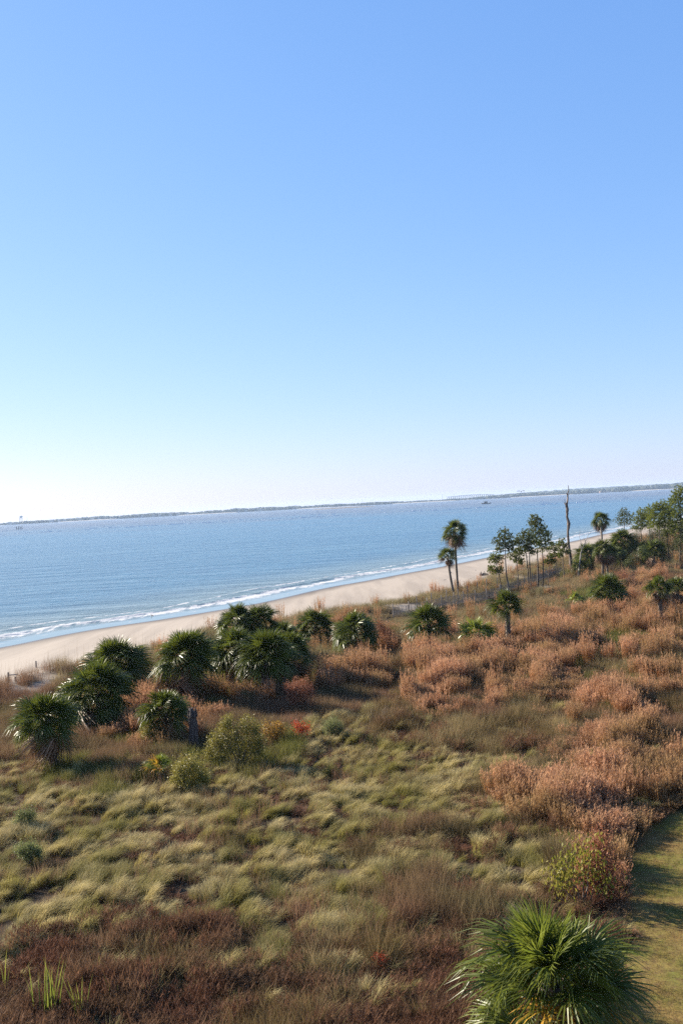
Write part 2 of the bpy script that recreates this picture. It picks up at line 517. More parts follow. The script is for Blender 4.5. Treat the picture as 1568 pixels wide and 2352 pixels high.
# ------------------------------------------------------------------ ground cover (geometry nodes scatter)
def scatter_object(name, x, y, z, rot, scl, idx, sources):
    me = bpy.data.meshes.new(name)
    n = len(x)
    me.vertices.add(n); me.vertices.foreach_set('co', np.stack([x, y, z], -1).astype(np.float32).ravel())
    a = me.attributes.new('rot', 'FLOAT_VECTOR', 'POINT'); a.data.foreach_set('vector', rot.astype(np.float32).ravel())
    a = me.attributes.new('scl', 'FLOAT_VECTOR', 'POINT'); a.data.foreach_set('vector', scl.astype(np.float32).ravel())
    a = me.attributes.new('idx', 'INT', 'POINT'); a.data.foreach_set('value', idx.astype(np.int32))
    o = new_obj(name, me)
    g = bpy.data.node_groups.new(name + "_scatter", 'GeometryNodeTree')
    g.interface.new_socket('Geometry', in_out='INPUT', socket_type='NodeSocketGeometry')
    g.interface.new_socket('Geometry', in_out='OUTPUT', socket_type='NodeSocketGeometry')
    gi = g.nodes.new('NodeGroupInput'); go = g.nodes.new('NodeGroupOutput')
    jn = g.nodes.new('GeometryNodeJoinGeometry')
    for s_ in sources:
        oi = g.nodes.new('GeometryNodeObjectInfo'); oi.inputs['Object'].default_value = s_; oi.inputs['As Instance'].default_value = True
        g.links.new(oi.outputs['Geometry'], jn.inputs[0])
    ip = g.nodes.new('GeometryNodeInstanceOnPoints')
    ip.inputs['Pick Instance'].default_value = True
    g.links.new(gi.outputs[0], ip.inputs['Points']); g.links.new(jn.outputs[0], ip.inputs['Instance'])
    for nm, typ, sock in (('rot', 'FLOAT_VECTOR', 'Rotation'), ('scl', 'FLOAT_VECTOR', 'Scale'), ('idx', 'INT', 'Instance Index')):
        na = g.nodes.new('GeometryNodeInputNamedAttribute'); na.data_type = typ; na.inputs['Name'].default_value = nm
        g.links.new(na.outputs['Attribute'], ip.inputs[sock])
    g.links.new(ip.outputs[0], go.inputs[0])
    md = o.modifiers.new("scatter", 'NODES'); md.node_group = g
    tag(o, kind='stuff')
    return o

def src(name, mb, mat):
    return bpy.data.objects.new(name, mb.mesh(name, mat))     # used as an instance only, not linked

R_ = random.random
def blade(mb, base, az, lean0, bend, L, wd, n=4, g=None):
    """a grass blade: starts lean0 from vertical, bends by `bend` towards az"""
    p = Vector(base); pts = [p.copy()]; ang = lean0
    for i in range(n):
        ang += bend / n * (0.5 + i / n)
        p = p + Vector((math.cos(az) * math.sin(ang), math.sin(az) * math.sin(ang), math.cos(ang))) * (L / n)
        pts.append(p.copy())
    sa = az + math.pi / 2 + random.uniform(-.9, .9)
    side = (math.cos(sa), math.sin(sa), 0)
    ws = [wd * (1 - .15 * i) for i in range(n + 1)]
    mb.strip(pts, ws, side, R_() if g is None else g)

def tuft_straw(seed):
    random.seed(seed); mb = MB()
    for i in range(84):
        r = .15 * math.sqrt(R_()); a = R_() * 6.28
        az = random.gauss(0, .5)
        blade(mb, (r * math.cos(a), r * math.sin(a), 0), az, random.uniform(.0, .35), random.uniform(.9, 1.9), random.uniform(.4, .8), random.uniform(.006, .012))
    return mb
def tuft_rush(seed):
    random.seed(seed); mb = MB()
    for i in range(90):
        r = .22 * math.sqrt(R_()); a = R_() * 6.28
        blade(mb, (r * math.cos(a), r * math.sin(a), 0), a + random.gauss(0, .5), random.uniform(.02, .5), random.uniform(.0, .45), random.uniform(.6, 1.25), random.uniform(.006, .010), 3)
    return mb
def tuft_broom(seed):
    random.seed(seed); mb = MB()
    for i in range(34):
        r = .26 * math.sqrt(R_()); a = R_() * 6.28
        az = a + random.gauss(0, .6); ln = random.uniform(.02, .28); L = random.uniform(.75, 1.25)
        b = Vector((r * math.cos(a), r * math.sin(a), 0)); g = R_()
        d = Vector((math.cos(az) * math.sin(ln), math.sin(az) * math.sin(ln), math.cos(ln)))
        mb.strip([b, b + d * L * .5, b + d * L], [.008, .007, 0], (math.cos(az + 1.5), math.sin(az + 1.5), 0), g)
        for k in range(15):
            t = random.uniform(.3, 1.0); q0 = b + d * L * t; aa = R_() * 6.28; e = random.uniform(.05, .13)
            tip = q0 + Vector((math.cos(aa) * .55, math.sin(aa) * .55, .8)) * e
            sd_ = Vector((-math.sin(aa), math.cos(aa), 0)) * random.uniform(.008, .016)
            mb.add([q0 - sd_, q0 + sd_, tip], [(0, 1, 2)], [(t, g)] * 3)
    return mb
def tuft_low(seed):
    random.seed(seed); mb = MB()
    for i in range(26):
        r = .34 * math.sqrt(R_()); a = R_() * 6.28; az = R_() * 6.28; ln = random.uniform(.05, .6); L = random.uniform(.25, .55)
        b = Vector((r * math.cos(a), r * math.sin(a), 0)); g = R_()
        d = Vector((math.cos(az) * math.sin(ln), math.sin(az) * math.sin(ln), math.cos(ln)))
        mb.strip([b, b + d * L], [.009, 0], (math.cos(az + 1.5), math.sin(az + 1.5), 0), g)
        for k in range(18):
            t = random.uniform(.15, 1.0); q0 = b + d * L * t; aa = R_() * 6.28; e = random.uniform(.06, .17)
            el = random.uniform(.2, 1.8)
            tip = q0 + Vector((math.cos(aa), math.sin(aa), el)) * e
            sd_ = Vector((-math.sin(aa), math.cos(aa), random.uniform(-.4, .4))) * random.uniform(.004, .009)
            mid = (q0 + tip) / 2
            mb.add([q0, mid + sd_, tip, mid - sd_], [(0, 1, 2, 3)], [(t, R_())] * 4)
    return mb
def tuft_dune(seed):
    random.seed(seed); mb = MB()
    for i in range(70):
        r = .38 * math.sqrt(R_()); a = R_() * 6.28
        blade(mb, (r * math.cos(a), r * math.sin(a), 0), R_() * 6.28, random.uniform(0, .4), random.uniform(.1, .9), random.uniform(.3, .8), random.uniform(.006, .011), 3)
    return mb
def tuft_oats(seed):
    random.seed(seed); mb = MB()
    for i in range(7):
        r = .5 * math.sqrt(R_()); a = R_() * 6.28; az = random.gauss(0, .5); g = R_(); L = random.uniform(1.0, 1.7)
        blade(mb, (r * math.cos(a), r * math.sin(a), 0), az, random.uniform(0, .1), random.uniform(.05, .35), L, .010, 4, g)
    return mb
def tuft_lawn(seed):
    random.seed(seed); mb = MB()
    for i in range(60):
        r = .34 * math.sqrt(R_()); a = R_() * 6.28
        blade(mb, (r * math.cos(a), r * math.sin(a), 0), R_() * 6.28, random.uniform(0, .9), random.uniform(.1, .7), random.uniform(.03, .09), .007, 2)
    return mb

M_straw = veg_mat("straw_grass", (0.225, 0.18, 0.042), (0.43, 0.335, 0.115), (0.205, 0.19, 0.036), .8, .35, trans=.42, rough=.75, spec=.06, tip=(0.92, 0.76, 0.42), tip0=.78, var=.25)
M_rush = veg_mat("rush_grass", (0.10, 0.10, 0.025), (0.25, 0.17, 0.085), (0.17, 0.11, 0.045), .75, .3, trans=.38, rough=.75, spec=.06, tip=(0.44, 0.33, 0.17), tip0=.75, var=.6)
M_broom = veg_mat("rust_broomsedge", (0.29, 0.11, 0.036), (0.45, 0.205, 0.088), (0.36, 0.23, 0.10), .8, .4, spec=.06, trans=.4, rough=.75, tip=(0.72, 0.43, 0.26), tip0=.85, var=.3)
M_low = veg_mat("red_brown_herb", (0.10, 0.042, 0.025), (0.25, 0.12, 0.068), (0.22, 0.14, 0.075), .6, .5, trans=.35, rough=.75, spec=.06, var=.4)
M_dune = veg_mat("tan_dune_grass", (0.24, 0.18, 0.08), (0.40, 0.29, 0.16), (0.22, 0.21, 0.09), .6, .12, spec=.06, trans=.4, rough=.75, var=.3)
M_brown = veg_mat("brown_field_grass", (0.19, 0.10, 0.055), (0.34, 0.20, 0.12), (0.18, 0.16, 0.07), .7, .2, spec=.06, trans=.35, rough=.75, var=.3)
M_green = veg_mat("green_undergrowth", (0.11, 0.13, 0.03), (0.22, 0.20, 0.055), (0.25, 0.20, 0.08), .5, .3, spec=.06, trans=.4, rough=.75, var=.3)
M_lawn = veg_mat("lawn_grass", (0.14, 0.16, 0.035), (0.26, 0.19, 0.06), (0.25, 0.13, 0.06), .8, .55, spec=.06, trans=.35, rough=.75, var=.35)
M_oats = veg_mat("sea_oats", (0.24, 0.19, 0.12), (0.40, 0.32, 0.22), None, spec=.06, trans=.3, rough=.75, var=.2)

KINDS = {
    'S': ("straw_grass", M_straw, tuft_straw), 'O': ("rush_grass", M_rush, tuft_rush), 'R': ("rust_broomsedge", M_broom, tuft_broom),
    'D': ("red_brown_undergrowth", M_low, tuft_low), 'T': ("tan_dune_grass", M_dune, tuft_dune), 'B': ("brown_field_grass", M_brown, tuft_dune),
    'G': ("green_undergrowth", M_green, tuft_dune)}
SEEDS = {
 'S': [(900,2070),(980,2010),(1100,1960),(850,2080),(1200,1900),(760,2100),(1010,1900),(180,1780),(290,1770),(240,1800),(120,1790),(100,1850),(60,2000),(300,1900),(500,1850),(500,2000),(700,1800),(850,1850),(900,1990),(700,2000),(1000,1800),(1100,1880),(350,2050),(150,2100),(550,2100),(750,1930),(820,1720),(650,1775),(1150,1790),(30,2130),(250,2130),(40,1780),(200,1950),(930,1760),(690,1720),(1060,1940),(640,2060),(30,1900),(400,1960),(1190,1840),(780,2040)],
 'D': [(800,2200),(720,2180),(900,2260),(1060,2200),(1120,2040),(1010,2290),(880,2330),(650,2300),(500,2180),(100,2250),(300,2250),(500,2280),(700,2260),(200,2330),(450,2210),(850,2310),(960,2260),(1040,2340),(90,2340),(600,2200),(990,2230),(740,2130),(380,2310),(560,2340),(880,2150),(300,2420),(700,2450),(1000,2450),(1080,2150),(1170,2030),(700,2110),(20,2400),(10,2200)],
 'O': [(840,2150),(990,2075),(900,2190),(1150,1950),(1000,2120),(1160,2090),(950,1690),(1050,1690),(1150,1710),(900,1655),(1250,1770),(1100,1660),(1400,1800),(650,2250),(680,2180),(790,2260),(1040,2070),(400,2230),(1300,1680),(1230,1700),(860,1700),(1210,1950),(1480,1530),(1390,1560),(1000,1960)],
 'R': [(1450,1770),(1520,1770),(1330,1790),(1350,1700),(1440,1720),(1300,1755),(1480,1850),(1240,1830),(1530,1700),(1180,1905),(1270,1640),(840,1560),(1200,1470),(1130,1580),(900,1570),(1100,1540),(1300,1470),(1500,1420),(1000,1600),(1200,1590),(1400,1600),(1500,1620),(1300,1530),(1100,1610),(1380,1730),(1500,1740),(1290,1850),(1400,1900),(1430,1870),(1330,1950),(700,1600),(640,1625),(500,1620),(1550,1790),(880,1460),(460,1640),(1550,1500),(1200,1520),(1460,1560),(1330,1590),(1450,1650),(1560,1640),(1000,1540),(1370,1430),(1480,1340),(1360,1970),(1550,1380),(780,1590),(1240,1900),(320,1690),(1420,1475),(1180,1560)],
 'T': [(60,1570),(140,1530),(900,1430),(1000,1395),(1150,1410),(1250,1370),(800,1510),(330,1500),(1450,1310),(1400,1325),(1530,1310),(750,1535),(700,1410),(1050,1375),(1200,1350),(250,1490),(1280,1400),(1060,1420),(470,1480),(620,1470),(950,1455),(1330,1345)],
 'B': [(60,1660),(250,1700),(150,1690),(30,1730),(850,1640),(620,1660),(20,1620),(560,1640),(880,1520),(400,1720),(1230,1430),(1350,1400),(780,1640),(1540,1345),(100,1600)],
 'G': [(330,1760),(800,1540),(620,1580),(80,1760),(1350,1370),(600,1750),(1480,1480),(240,1760),(730,1560)],
}
sx_, sy_, sk_ = [], [], []
for i, (k, lst) in enumerate(SEEDS.items()):
    for a, b in lst: sx_.append(a); sy_.append(b); sk_.append(i)
sx_ = np.array(sx_, float); sy_ = np.array(sy_, float); sk_ = np.array(sk_)
SW = np.array([on_z(a, b, 0)[:2] for a, b in zip(sx_, sy_)])      # the seeds as places on the ground
def classify(x, y):
    """nearest seed; distances measured in metres, depth counted less the farther it lies"""
    wx = x + (vn(x, y, 5, 41) - .5) * 5 + (vn(x, y, 1.3, 42) - .5) * 2
    wy = y + (vn(x, y, 6, 43) - .5) * 9 + (vn(x, y, 1.5, 44) - .5) * 3
    sc_ = np.clip(y / 40, .6, 6)
    nk = len(SEEDS); D = np.full((nk,) + x.shape, 1e18)
    for (qx, qy), k in zip(SW, sk_):
        # angular position and inverse depth, both as metres near 40 m
        d = ((wx / wy - qx / qy) * 40) ** 2 + ((40 * 40 / wy - 40 * 40 / qy)) ** 2 * .35
        D[k] = np.minimum(D[k], d)
    D = np.sqrt(D) * (1 + .28 * rng.random(D.shape))
    return D.argmin(0)

def jgrid(y0, y1, dens, fovk=0.52, pad=6):
    """jittered points in the seen wedge of land between depths y0..y1"""
    hw = y1 * fovk + pad
    n = int(dens * (y1 - y0) * 2 * hw)
    x = rng.uniform(-hw, hw, n); y = rng.uniform(y0, y1, n)
    k = np.abs(x) < y * fovk + pad
    return x[k], y[k]

bands = [(17, 30, 18), (30, 45, 16), (45, 65, 11), (65, 95, 5), (95, 140, 3.2), (140, 210, 1.6), (210, 420, .5)]
px_, py_, sc0 = [], [], []
for y0, y1, dn in bands:
    x, y = jgrid(y0, y1, dn)
    px_.append(x); py_.append(y); sc0.append(np.full(len(x), 1.0 if y0 < 60 else (1.1 if y0 < 130 else 1.5)))
gx = np.concatenate(px_); gy = np.concatenate(py_); gs = np.concatenate(sc0)
sS = shore_s(gx, gy)
lm = lawn_mask(gx, gy)
sm = sandy_mask(gx, gy, sS)
ok = (sS > BW - 1) & (lm < .3) & (rng.random(len(gx)) > sm * 0.93)
gx, gy, gs, sS = gx[ok], gy[ok], gs[ok], sS[ok]
gk = classify(gx, gy)
FENCE_LINES = [(at(903, 1417), at(1000, 1398)), (at(1000, 1398), at(1072, 1384)), (at(1072, 1384), at(1150, 1368)), (at(1150, 1366), at(1290, 1318))]
LOWC = at(1390, 2190)
keys = list(SEEDS.keys())
swap = rng.random(len(gx))
names = np.array(keys)[gk]
dune = (sS < BW + 9) & np.isin(names, ['R', 'S', 'O', 'D'])
names[dune] = 'T'
# a little mixing so that borders are not hard
names[(names == 'S') & (swap < .05)] = 'O'
names[(names == 'S') & (swap > .95)] = 'B'
names[(names == 'D') & (vn(gx, gy, 1.6, 96) > .64)] = 'O'
names[(names == 'D') & (vn(gx, gy, 2.1, 93) > .52) & (gy > 25)] = 'S'
names[(names == 'D') & (swap > .90)] = 'S'
pr = vn(gx, gy, 2.6, 91)
names[(names == 'R') & (pr < .22)] = 'B'
names[(names == 'R') & (swap < .08)] = 'B'
names[(names == 'R') & (vn(gx, gy, 3.4, 92) > .70)] = 'O'
names[(names == 'R') & (vn(gx, gy, 2.2, 97) > .80)] = 'G'
names[(names == 'R') & (swap > .92)] = 'T'
names[(names == 'O') & (vn(gx, gy, 1.9, 98) > .74)] = 'B'
names[(names == 'O') & (vn(gx, gy, 2.3, 99) > .68)] = 'S'
names[(names == 'O') & (swap < .12)] = 'S'
names[(names == 'O') & (swap > .9)] = 'D'
names[(names == 'T') & (swap > .93)] = 'R'
gz = height(gx, gy, sS)
for kk, (nm, mat, fn_) in KINDS.items():
    srcs = [src(nm + "_tuft", fn_(100 + j), mat) for j in range(4)]
    msk = names == kk
    x, y, z, s0 = gx[msk], gy[msk], gz[msk], gs[msk]
    if kk == 'D' or kk == 'T' or kk == 'B' or kk == 'G': pass
    n = len(x)
    rot = np.zeros((n, 3)); scl = np.zeros((n, 3))
    if kk == 'S':
        lump = vn(x, y, .80, 51) * .6 + vn(x + .3 * y, y, .42, 52) * .4
        keep = rng.random(n) < sst(.32, .46, lump) * .98 + .02
        x, y, z, s0, lump = x[keep], y[keep], z[keep], s0[keep], lump[keep]; n = len(x)
        rot = np.zeros((n, 3)); scl = np.zeros((n, 3))
        rot[:, 2] = rad(25) + (vn(x, y, .9, 53) - .5) * 3.4 + rng.normal(0, .3, n)
        hgt_ = .4 + .9 * sst(.3, .75, lump)
        scl[:] = (s0 * rng.uniform(.7, 1.05, n))[:, None]; scl[:, 2] *= hgt_
    elif kk == 'R':
        lump = vn(x, y, 2.4, 54) * .65 + vn(x, y, .9, 55) * .35
        keep = rng.random(n) < sst(.22, .46, lump) * .95 + .08
        x, y, z, s0, lump = x[keep], y[keep], z[keep], s0[keep], lump[keep]; n = len(x)
        rot = np.zeros((n, 3)); scl = np.zeros((n, 3))
        rot[:, 2] = rng.uniform(0, 6.28, n)
        scl[:] = (s0 * rng.uniform(.9, 1.25, n))[:, None]; scl[:, 2] *= rng.uniform(.75, 1.2, n) * (.35 + .95 * sst(.25, .75, lump)) * np.where(y < 45, .8, 1.0)
    elif kk == 'O':
        lump = vn(x, y, 2.0, 56)
        keep = rng.random(n) < sst(.25, .55, lump) * .95 + .1
        x, y, z, s0, lump = x[keep], y[keep], z[keep], s0[keep], lump[keep]; n = len(x)
        rot = np.zeros((n, 3)); scl = np.zeros((n, 3))
        rot[:, 2] = rng.uniform(0, 6.28, n); rot[:, 1] = rng.normal(.2, .14, n)
        rot[:, 2] = rng.normal(.5, 1.0, n)
        scl[:] = (s0 * rng.uniform(.65, 1.2, n))[:, None]; scl[:, 2] *= rng.uniform(.55, 1.1, n) * (.35 + .85 * lump) * np.where(y < 45, .82, 1.0)
    else:
        lump = vn(x, y, 2.2, 57)
        rot[:, 2] = rng.uniform(0, 6.28, n); rot[:, 0] = rng.normal(0, .1, n)
        scl[:] = (s0 * rng.uniform(.8, 1.25, n))[:, None]; scl[:, 2] *= .6 + .9 * lump
    if n: scl[:, 2] *= .35 + .65 * sst(1.5, 3.6, np.hypot(x - LOWC.x - .5, y - LOWC.y))
    if kk in 'RB' and n: scl[:, 2] *= 1 - .2 * (lawn_mask(x + 1.6, y) > .5)
    for fa, fb in FENCE_LINES:
        L2 = (fb.x - fa.x) ** 2 + (fb.y - fa.y) ** 2
        t = np.clip(((x - fa.x) * (fb.x - fa.x) + (y - fa.y) * (fb.y - fa.y)) / L2, 0, 1)
        dd_ = np.hypot(x - fa.x - t * (fb.x - fa.x), y + .9 - fa.y - t * (fb.y - fa.y))
        scl[:, 2] *= .38 + .62 * sst(1.2, 3.2, dd_)
    o = scatter_object(nm, x, y, z - .03, rot, scl, rng.integers(0, 4, n), srcs)
    print(nm, n)

# undergrowth of low red brown herb beneath the straw and the rushes, close by
x, y = jgrid(17, 60, 2.6)
ok = (lawn_mask(x, y) < .2) & (shore_s(x, y) > BW + 8) & ((vn(x, y, 3.5, 95) > .3) | (y < 27)); x, y = x[ok], y[ok]
n = len(x); rot = np.zeros((n, 3)); rot[:, 2] = rng.uniform(0, 6.28, n); scl = np.repeat(rng.uniform(.7, 1.1, n)[:, None], 3, 1); scl[:, 2] *= np.where(y > 29, .45, 1.0)
srcs = [src("litter_tuft", tuft_low(200 + j), M_low) for j in range(3)]
scatter_object("red_brown_undergrowth", x, y, height(x, y) - .02, rot, scl, rng.integers(0, 3, n), srcs)
# sea oats on the dune front
x, y = jgrid(50, 260, .9)
s = shore_s(x, y)
dd = np.exp(-((s - (BW + 3.5)) / 3.2) ** 2)
ok = rng.random(len(x)) < dd * (.5 + .5 * vn(x, y, 8, 61)); x, y, s = x[ok], y[ok], s[ok]
n = len(x); rot = np.zeros((n, 3)); rot[:, 2] = rng.normal(.4, .5, n); scl = np.repeat(rng.uniform(.7, 1.2, n)[:, None], 3, 1)
scatter_object("sea_oats", x, y, height(x, y, s) - .02, rot, scl, rng.integers(0, 4, n), [src("oats_tuft", tuft_oats(300 + j), M_oats) for j in range(4)])
# lawn
x, y = jgrid(17, 60, 16)
ok = (lawn_mask(x, y) > .5) & (x > 0); x, y = x[ok], y[ok]
n = len(x); rot = np.zeros((n, 3)); rot[:, 2] = rng.uniform(0, 6.28, n); scl = np.repeat(rng.uniform(.7, 1.2, n)[:, None], 3, 1)
scatter_object("lawn_grass", x, y, height(x, y), rot, scl, rng.integers(0, 4, n), [src("lawn_tuft", tuft_lawn(320 + j), M_lawn) for j in range(4)])

# ------------------------------------------------------------------ palms
def frond_mesh(name, mat, nl=26, pet=.46, spread=125, droop=.3, fold=.3, arch=.25, seed=0, wd=.045, ragged=.06):
    """unit fan leaf along +X: a long stalk, then stiff leaflets spread like a hand; total reach about 1"""
    random.seed(seed); mb = MB()
    def axis(t):      # the stalk arches down
        return Vector((t, 0, .10 * math.sin(t * 2.2) - arch * t * t))
    mb.strip([axis(0), axis(pet * .5), axis(pet)], [.03, .022, .02], (0, 1, 0), .6, tip=False)
    mb.strip([axis(0) + Vector((0, 0, .012)), axis(pet) + Vector((0, 0, .012))], [.02, .012], (0, .7, .7), .6, tip=False)
    L = 1.0 - pet
    for i in range(nl):
        a = rad(-spread + 2 * spread * (i + .5) / nl) + random.uniform(-.04, .04)
        base = axis(pet + .10 * L * max(0, math.cos(a)))
        ln = L * (.80 + .16 * math.cos(a)) * random.uniform(.86, 1.08)
        dr = droop * random.uniform(.5, 1.5); rs = random.uniform(-ragged, ragged); pts = []
        slope = -2 * arch * pet
        for t in (0, .4, .74, 1.0):
            r = ln * t
            x = math.cos(a) * r * (1 - .10 * t * t); y = math.sin(a) * r * (1 - .10 * t * t)
            z = (abs(math.sin(a * .7)) ** 1.3) * fold * r - dr * r * t ** 2 * 1.5 + rs * t + slope * x
            pts.append(base + Vector((x, y, z)))
        side = Vector((-math.sin(a), math.cos(a), (.5 if i % 2 else -.5))).normalized()
        mb.strip(pts, [wd * .5, wd, wd * .6, 0], side, random.random())
    return mb.mesh(name, mat)

FR = {}
def frond_set(key, mat, nl=32, wd=.031, dead=False):
    FR[key] = {
        'up': [frond_mesh("frond", mat, nl, .44, 115, .10, .30, .05, 11 + j, wd) for j in range(2)],
        'mid': [frond_mesh("frond", mat, nl, .48, 125, .35, .30, .20, 21 + j, wd) for j in range(3)],
        'low': [frond_mesh("frond", mat, nl, .50, 125, .55, .12, .30, 31 + j, wd) for j in range(2)]}
frond_set('green', M_frond)
frond_set('young', M_frond_y)
M_frond_near = veg_mat("palm_frond_near", (0.10, 0.135, 0.016), (0.19, 0.21, 0.03), None, trans=0.42, rough=0.42, spec=0.28, var=0.25)  # lighter yellow-green than the other palms, for the near palm only
frond_set('near', M_frond_near, 50, .019)
frond_set('gold', M_frond_gold, 20)
FR_DEAD = [frond_mesh("dead_frond", M_dead, 18, .45, 75, 1.1, -.25, .35, 41 + j, .06, .16) for j in range(3)]
FR_DEADN = [frond_mesh("dead_frond", M_dead, 30, .45, 80, 1.1, -.2, .35, 45 + j, .035, .2) for j in range(2)]

def palm(label, base, crown, rpx, n=44, dead=8, key='green', trunk=.17, boots=True, boots_all=False, squash=1.0, low=-16, group="sabal palms", gold=0, top=86, bend=0.15, name="palm_tree", seed=None, depth=0.0, trunk_top=.0, rough_dir=0.0):
    """base, crown centre: picture positions; rpx: crown radius in picture units"""
    seed = seed if seed is not None else int(base[0] * 7 + base[1])
    random.seed(seed)
    if key == 'green':
        n = int(n * 1.15)
        if dead: dead = int(dead * 1.5) + 4
    B = at(*base)
    Cc = on_y(crown[0], crown[1], B.y + depth)
    R = rpx * B.y / F
    root = empty(name, B, label, "palm", group)
    c = Cc - B
    # trunk
    mb = MB(); k = 9
    ppts = []; rs = []
    topc = c + Vector((0, 0, trunk_top))
    side = Vector((random.uniform(-1, 1), random.uniform(-1, 1), 0)) * bend
    for i in range(k):
        t = i / (k - 1)
        ppts.append(Vector((0, 0, -.15)).lerp(topc, t) + side * math.sin(t * math.pi) * c.z * .3)
        rs.append(trunk * (1.25 - .3 * min(1, t * 4) - .08 * t) * (1 + .06 * math.sin(i * 2.3)))
    mb.tube(ppts, rs, 10, jit=.08)
    new_obj("trunk", mb.mesh("trunk", M_ptrunk, True), None, root)
    if boots:
        mb = MB(); Ltr = c.z
        z0 = 0.05 if boots_all else max(.1, Ltr - 1.3)
        nb = int(min(260, (Ltr - z0) * 46))
        for i in range(nb):
            zz = z0 + (Ltr - z0) * (i + random.random()) / nb
            t = min(1, zz / max(Ltr, .1))
            ax = Vector((0, 0, 0)).lerp(topc, t) + side * math.sin(t * math.pi) * c.z * .3
            a = i * 2.39996
            d = Vector((math.cos(a), math.sin(a), 0))
            p0 = ax + d * trunk * .8; ln = random.uniform(.16, .30)
            p1 = p0 + d * ln * .55 + Vector((0, 0, ln * .75))
            mb.strip([p0, (p0 + p1) / 2 + Vector((0, 0, -.02)), p1], [.13, .08, .045], (-math.sin(a), math.cos(a), 0), random.random(), tip=False)
        bo = new_obj("leaf_boots", mb.mesh("leaf_boots", M_boot), None, root); bo['kind'] = 'stuff'
    # fronds
    for i in range(n + dead):
        az = i * 2.39996 + random.uniform(-.25, .25)
        if i < n:
            t = (i + .5) / n
            el = rad(top - (top - low) * t ** .85 + random.uniform(-9, 9))
            st = 'up' if el > rad(50) else ('mid' if el > rad(0) else 'low')
            kset = FR['gold'] if (random.random() < gold / n * (1 if key == 'young' else 2.2) and (key == 'young' or i > .55 * n)) else FR[key]
            me = random.choice(kset[st]); nm = "frond"
            sc_ = R * (.84 + .16 * math.cos(el)) * random.choice([random.uniform(.72, .95), random.uniform(.92, 1.14), random.uniform(.92, 1.14)])
        else:
            el = rad(random.uniform(-82, -18)); me = random.choice(FR_DEADN if key == 'near' else FR_DEAD); nm = "dead_frond"
            sc_ = R * random.uniform(.6, .95)
        o = new_obj(nm, me, None, root)
        roll = random.uniform(-1.2, 1.2)
        o.rotation_mode = 'QUATERNION'
        qd = Euler((0, -el, 0)).to_quaternion(); qz = Euler((0, 0, az)).to_quaternion(); qr = Euler((roll, 0, 0)).to_quaternion()
        o.rotation_quaternion = qz @ qd @ qr
        stem = Vector((math.cos(az), math.sin(az), 0)) * trunk * .5
        o.location = c + stem + Vector((0, 0, -.12 * R * (i / (n + dead)) * 1.5))
        o.scale = (sc_, sc_, sc_ * squash)
    return root

LB = "dark green cabbage palm "
palm("bushy cabbage palm with a shaggy leaning trunk, nearest the left edge of the marsh", (125, 1768), (106, 1655), 82, 54, 10, boots_all=True, trunk=.22, top=88, low=-18)
palm("wide low cabbage palm whose fronds reach the ground behind the leftmost palm", (238, 1672), (226, 1595), 96, 64, 8, trunk=.25, low=-40)
palm("cabbage palm with a brown skirt of dead fronds, backed by the sand at left", (290, 1600), (270, 1530), 84, 54, 22, trunk=.25, low=-14)
palm("large round cabbage palm with drooping dead fronds above the broken stump", (440, 1625), (427, 1512), 84, 58, 20, trunk=.24, boots_all=True, low=-14)
palm("shorter cabbage palm just left of the broken grey stump", (392, 1712), (382, 1636), 66, 48, 10, trunk=.22, low=-14)
G2 = "palms of the dense clump in the middle"
palm("topmost left palm of the dense dark clump, against the beach", (552, 1530), (548, 1430), 58, 42, 6, group=G2)
palm("topmost right palm of the dense dark clump, against the beach", (602, 1530), (596, 1430), 54, 40, 6, group=G2)
palm("sunlit left palm of the dense dark clump, bright fronds on its left side", (556, 1590), (543, 1500), 76, 56, 14, trunk=.25, group=G2)
palm("front middle palm of the dense dark clump, skirt nearly on the ground", (622, 1602), (612, 1512), 80, 58, 22, trunk=.25, group=G2)
palm("right shaded palm of the dense dark clump, fronds hanging low", (672, 1580), (668, 1500), 62, 46, 14, group=G2)
palm("small rear palm between the dense clump and the round palm", (660, 1520), (655, 1460), 44, 32, 6, group=G2)
palm("round low cabbage palm in front of the beach, right of the dense clump", (724, 1482), (722, 1440), 56, 46, 5)
palm("dome shaped cabbage palm beside the rust coloured bush", (828, 1508), (815, 1453), 62, 50, 12)
palm("cabbage palm with an open crown and thin bare trunk near the sand fence", (988, 1502), (983, 1435), 62, 42, 0, boots_all=True, low=-9, top=86)
palm("young yellow green palm between two taller ones in the rust grass", (1104, 1497), (1093, 1456), 52, 30, 7, key='young', boots_all=True)
palm("palm with a spiky booted trunk standing in the rust grass", (1166, 1492), (1162, 1394), 50, 36, 0, boots_all=True, trunk=.2, low=-2, top=86)
palm("tallest slender palm, lone grey trunk before the sea", (1052, 1364), (1043, 1221), 35, 36, 8, boots=False, trunk=.15, bend=.03, low=-35)
palm("lower palm with a curved trunk leaning beside the tallest palm", (1042, 1366), (1027, 1276), 25, 26, 5, boots=False, trunk=.15, bend=.06, top=80, low=-10)
G3 = "palms of the grove behind the dead tree"
palm("slender palm rising against the surf above the right grove", (1385, 1318), (1378, 1194), 25, 34, 8, boots=False, trunk=.17, bend=.02, low=-25, depth=6, group=G3)
palm("palm with pale trunk and brown dead fronds at the front of the grove", (1383, 1324), (1383, 1262), 30, 34, 18, boots=False, trunk=.17, group=G3)
palm("second pale trunked palm of the front pair in the grove", (1395, 1322), (1392, 1268), 28, 30, 16, boots=False, trunk=.17, group=G3)
palm("low spreading palm left of the pale trunked pair", (1348, 1322), (1345, 1278), 38, 40, 12, group=G3, trunk=.2)
palm("dark broad palm at the back of the grove, drooping to the right", (1432, 1300), (1430, 1245), 40, 44, 18, group=G3, trunk=.2)
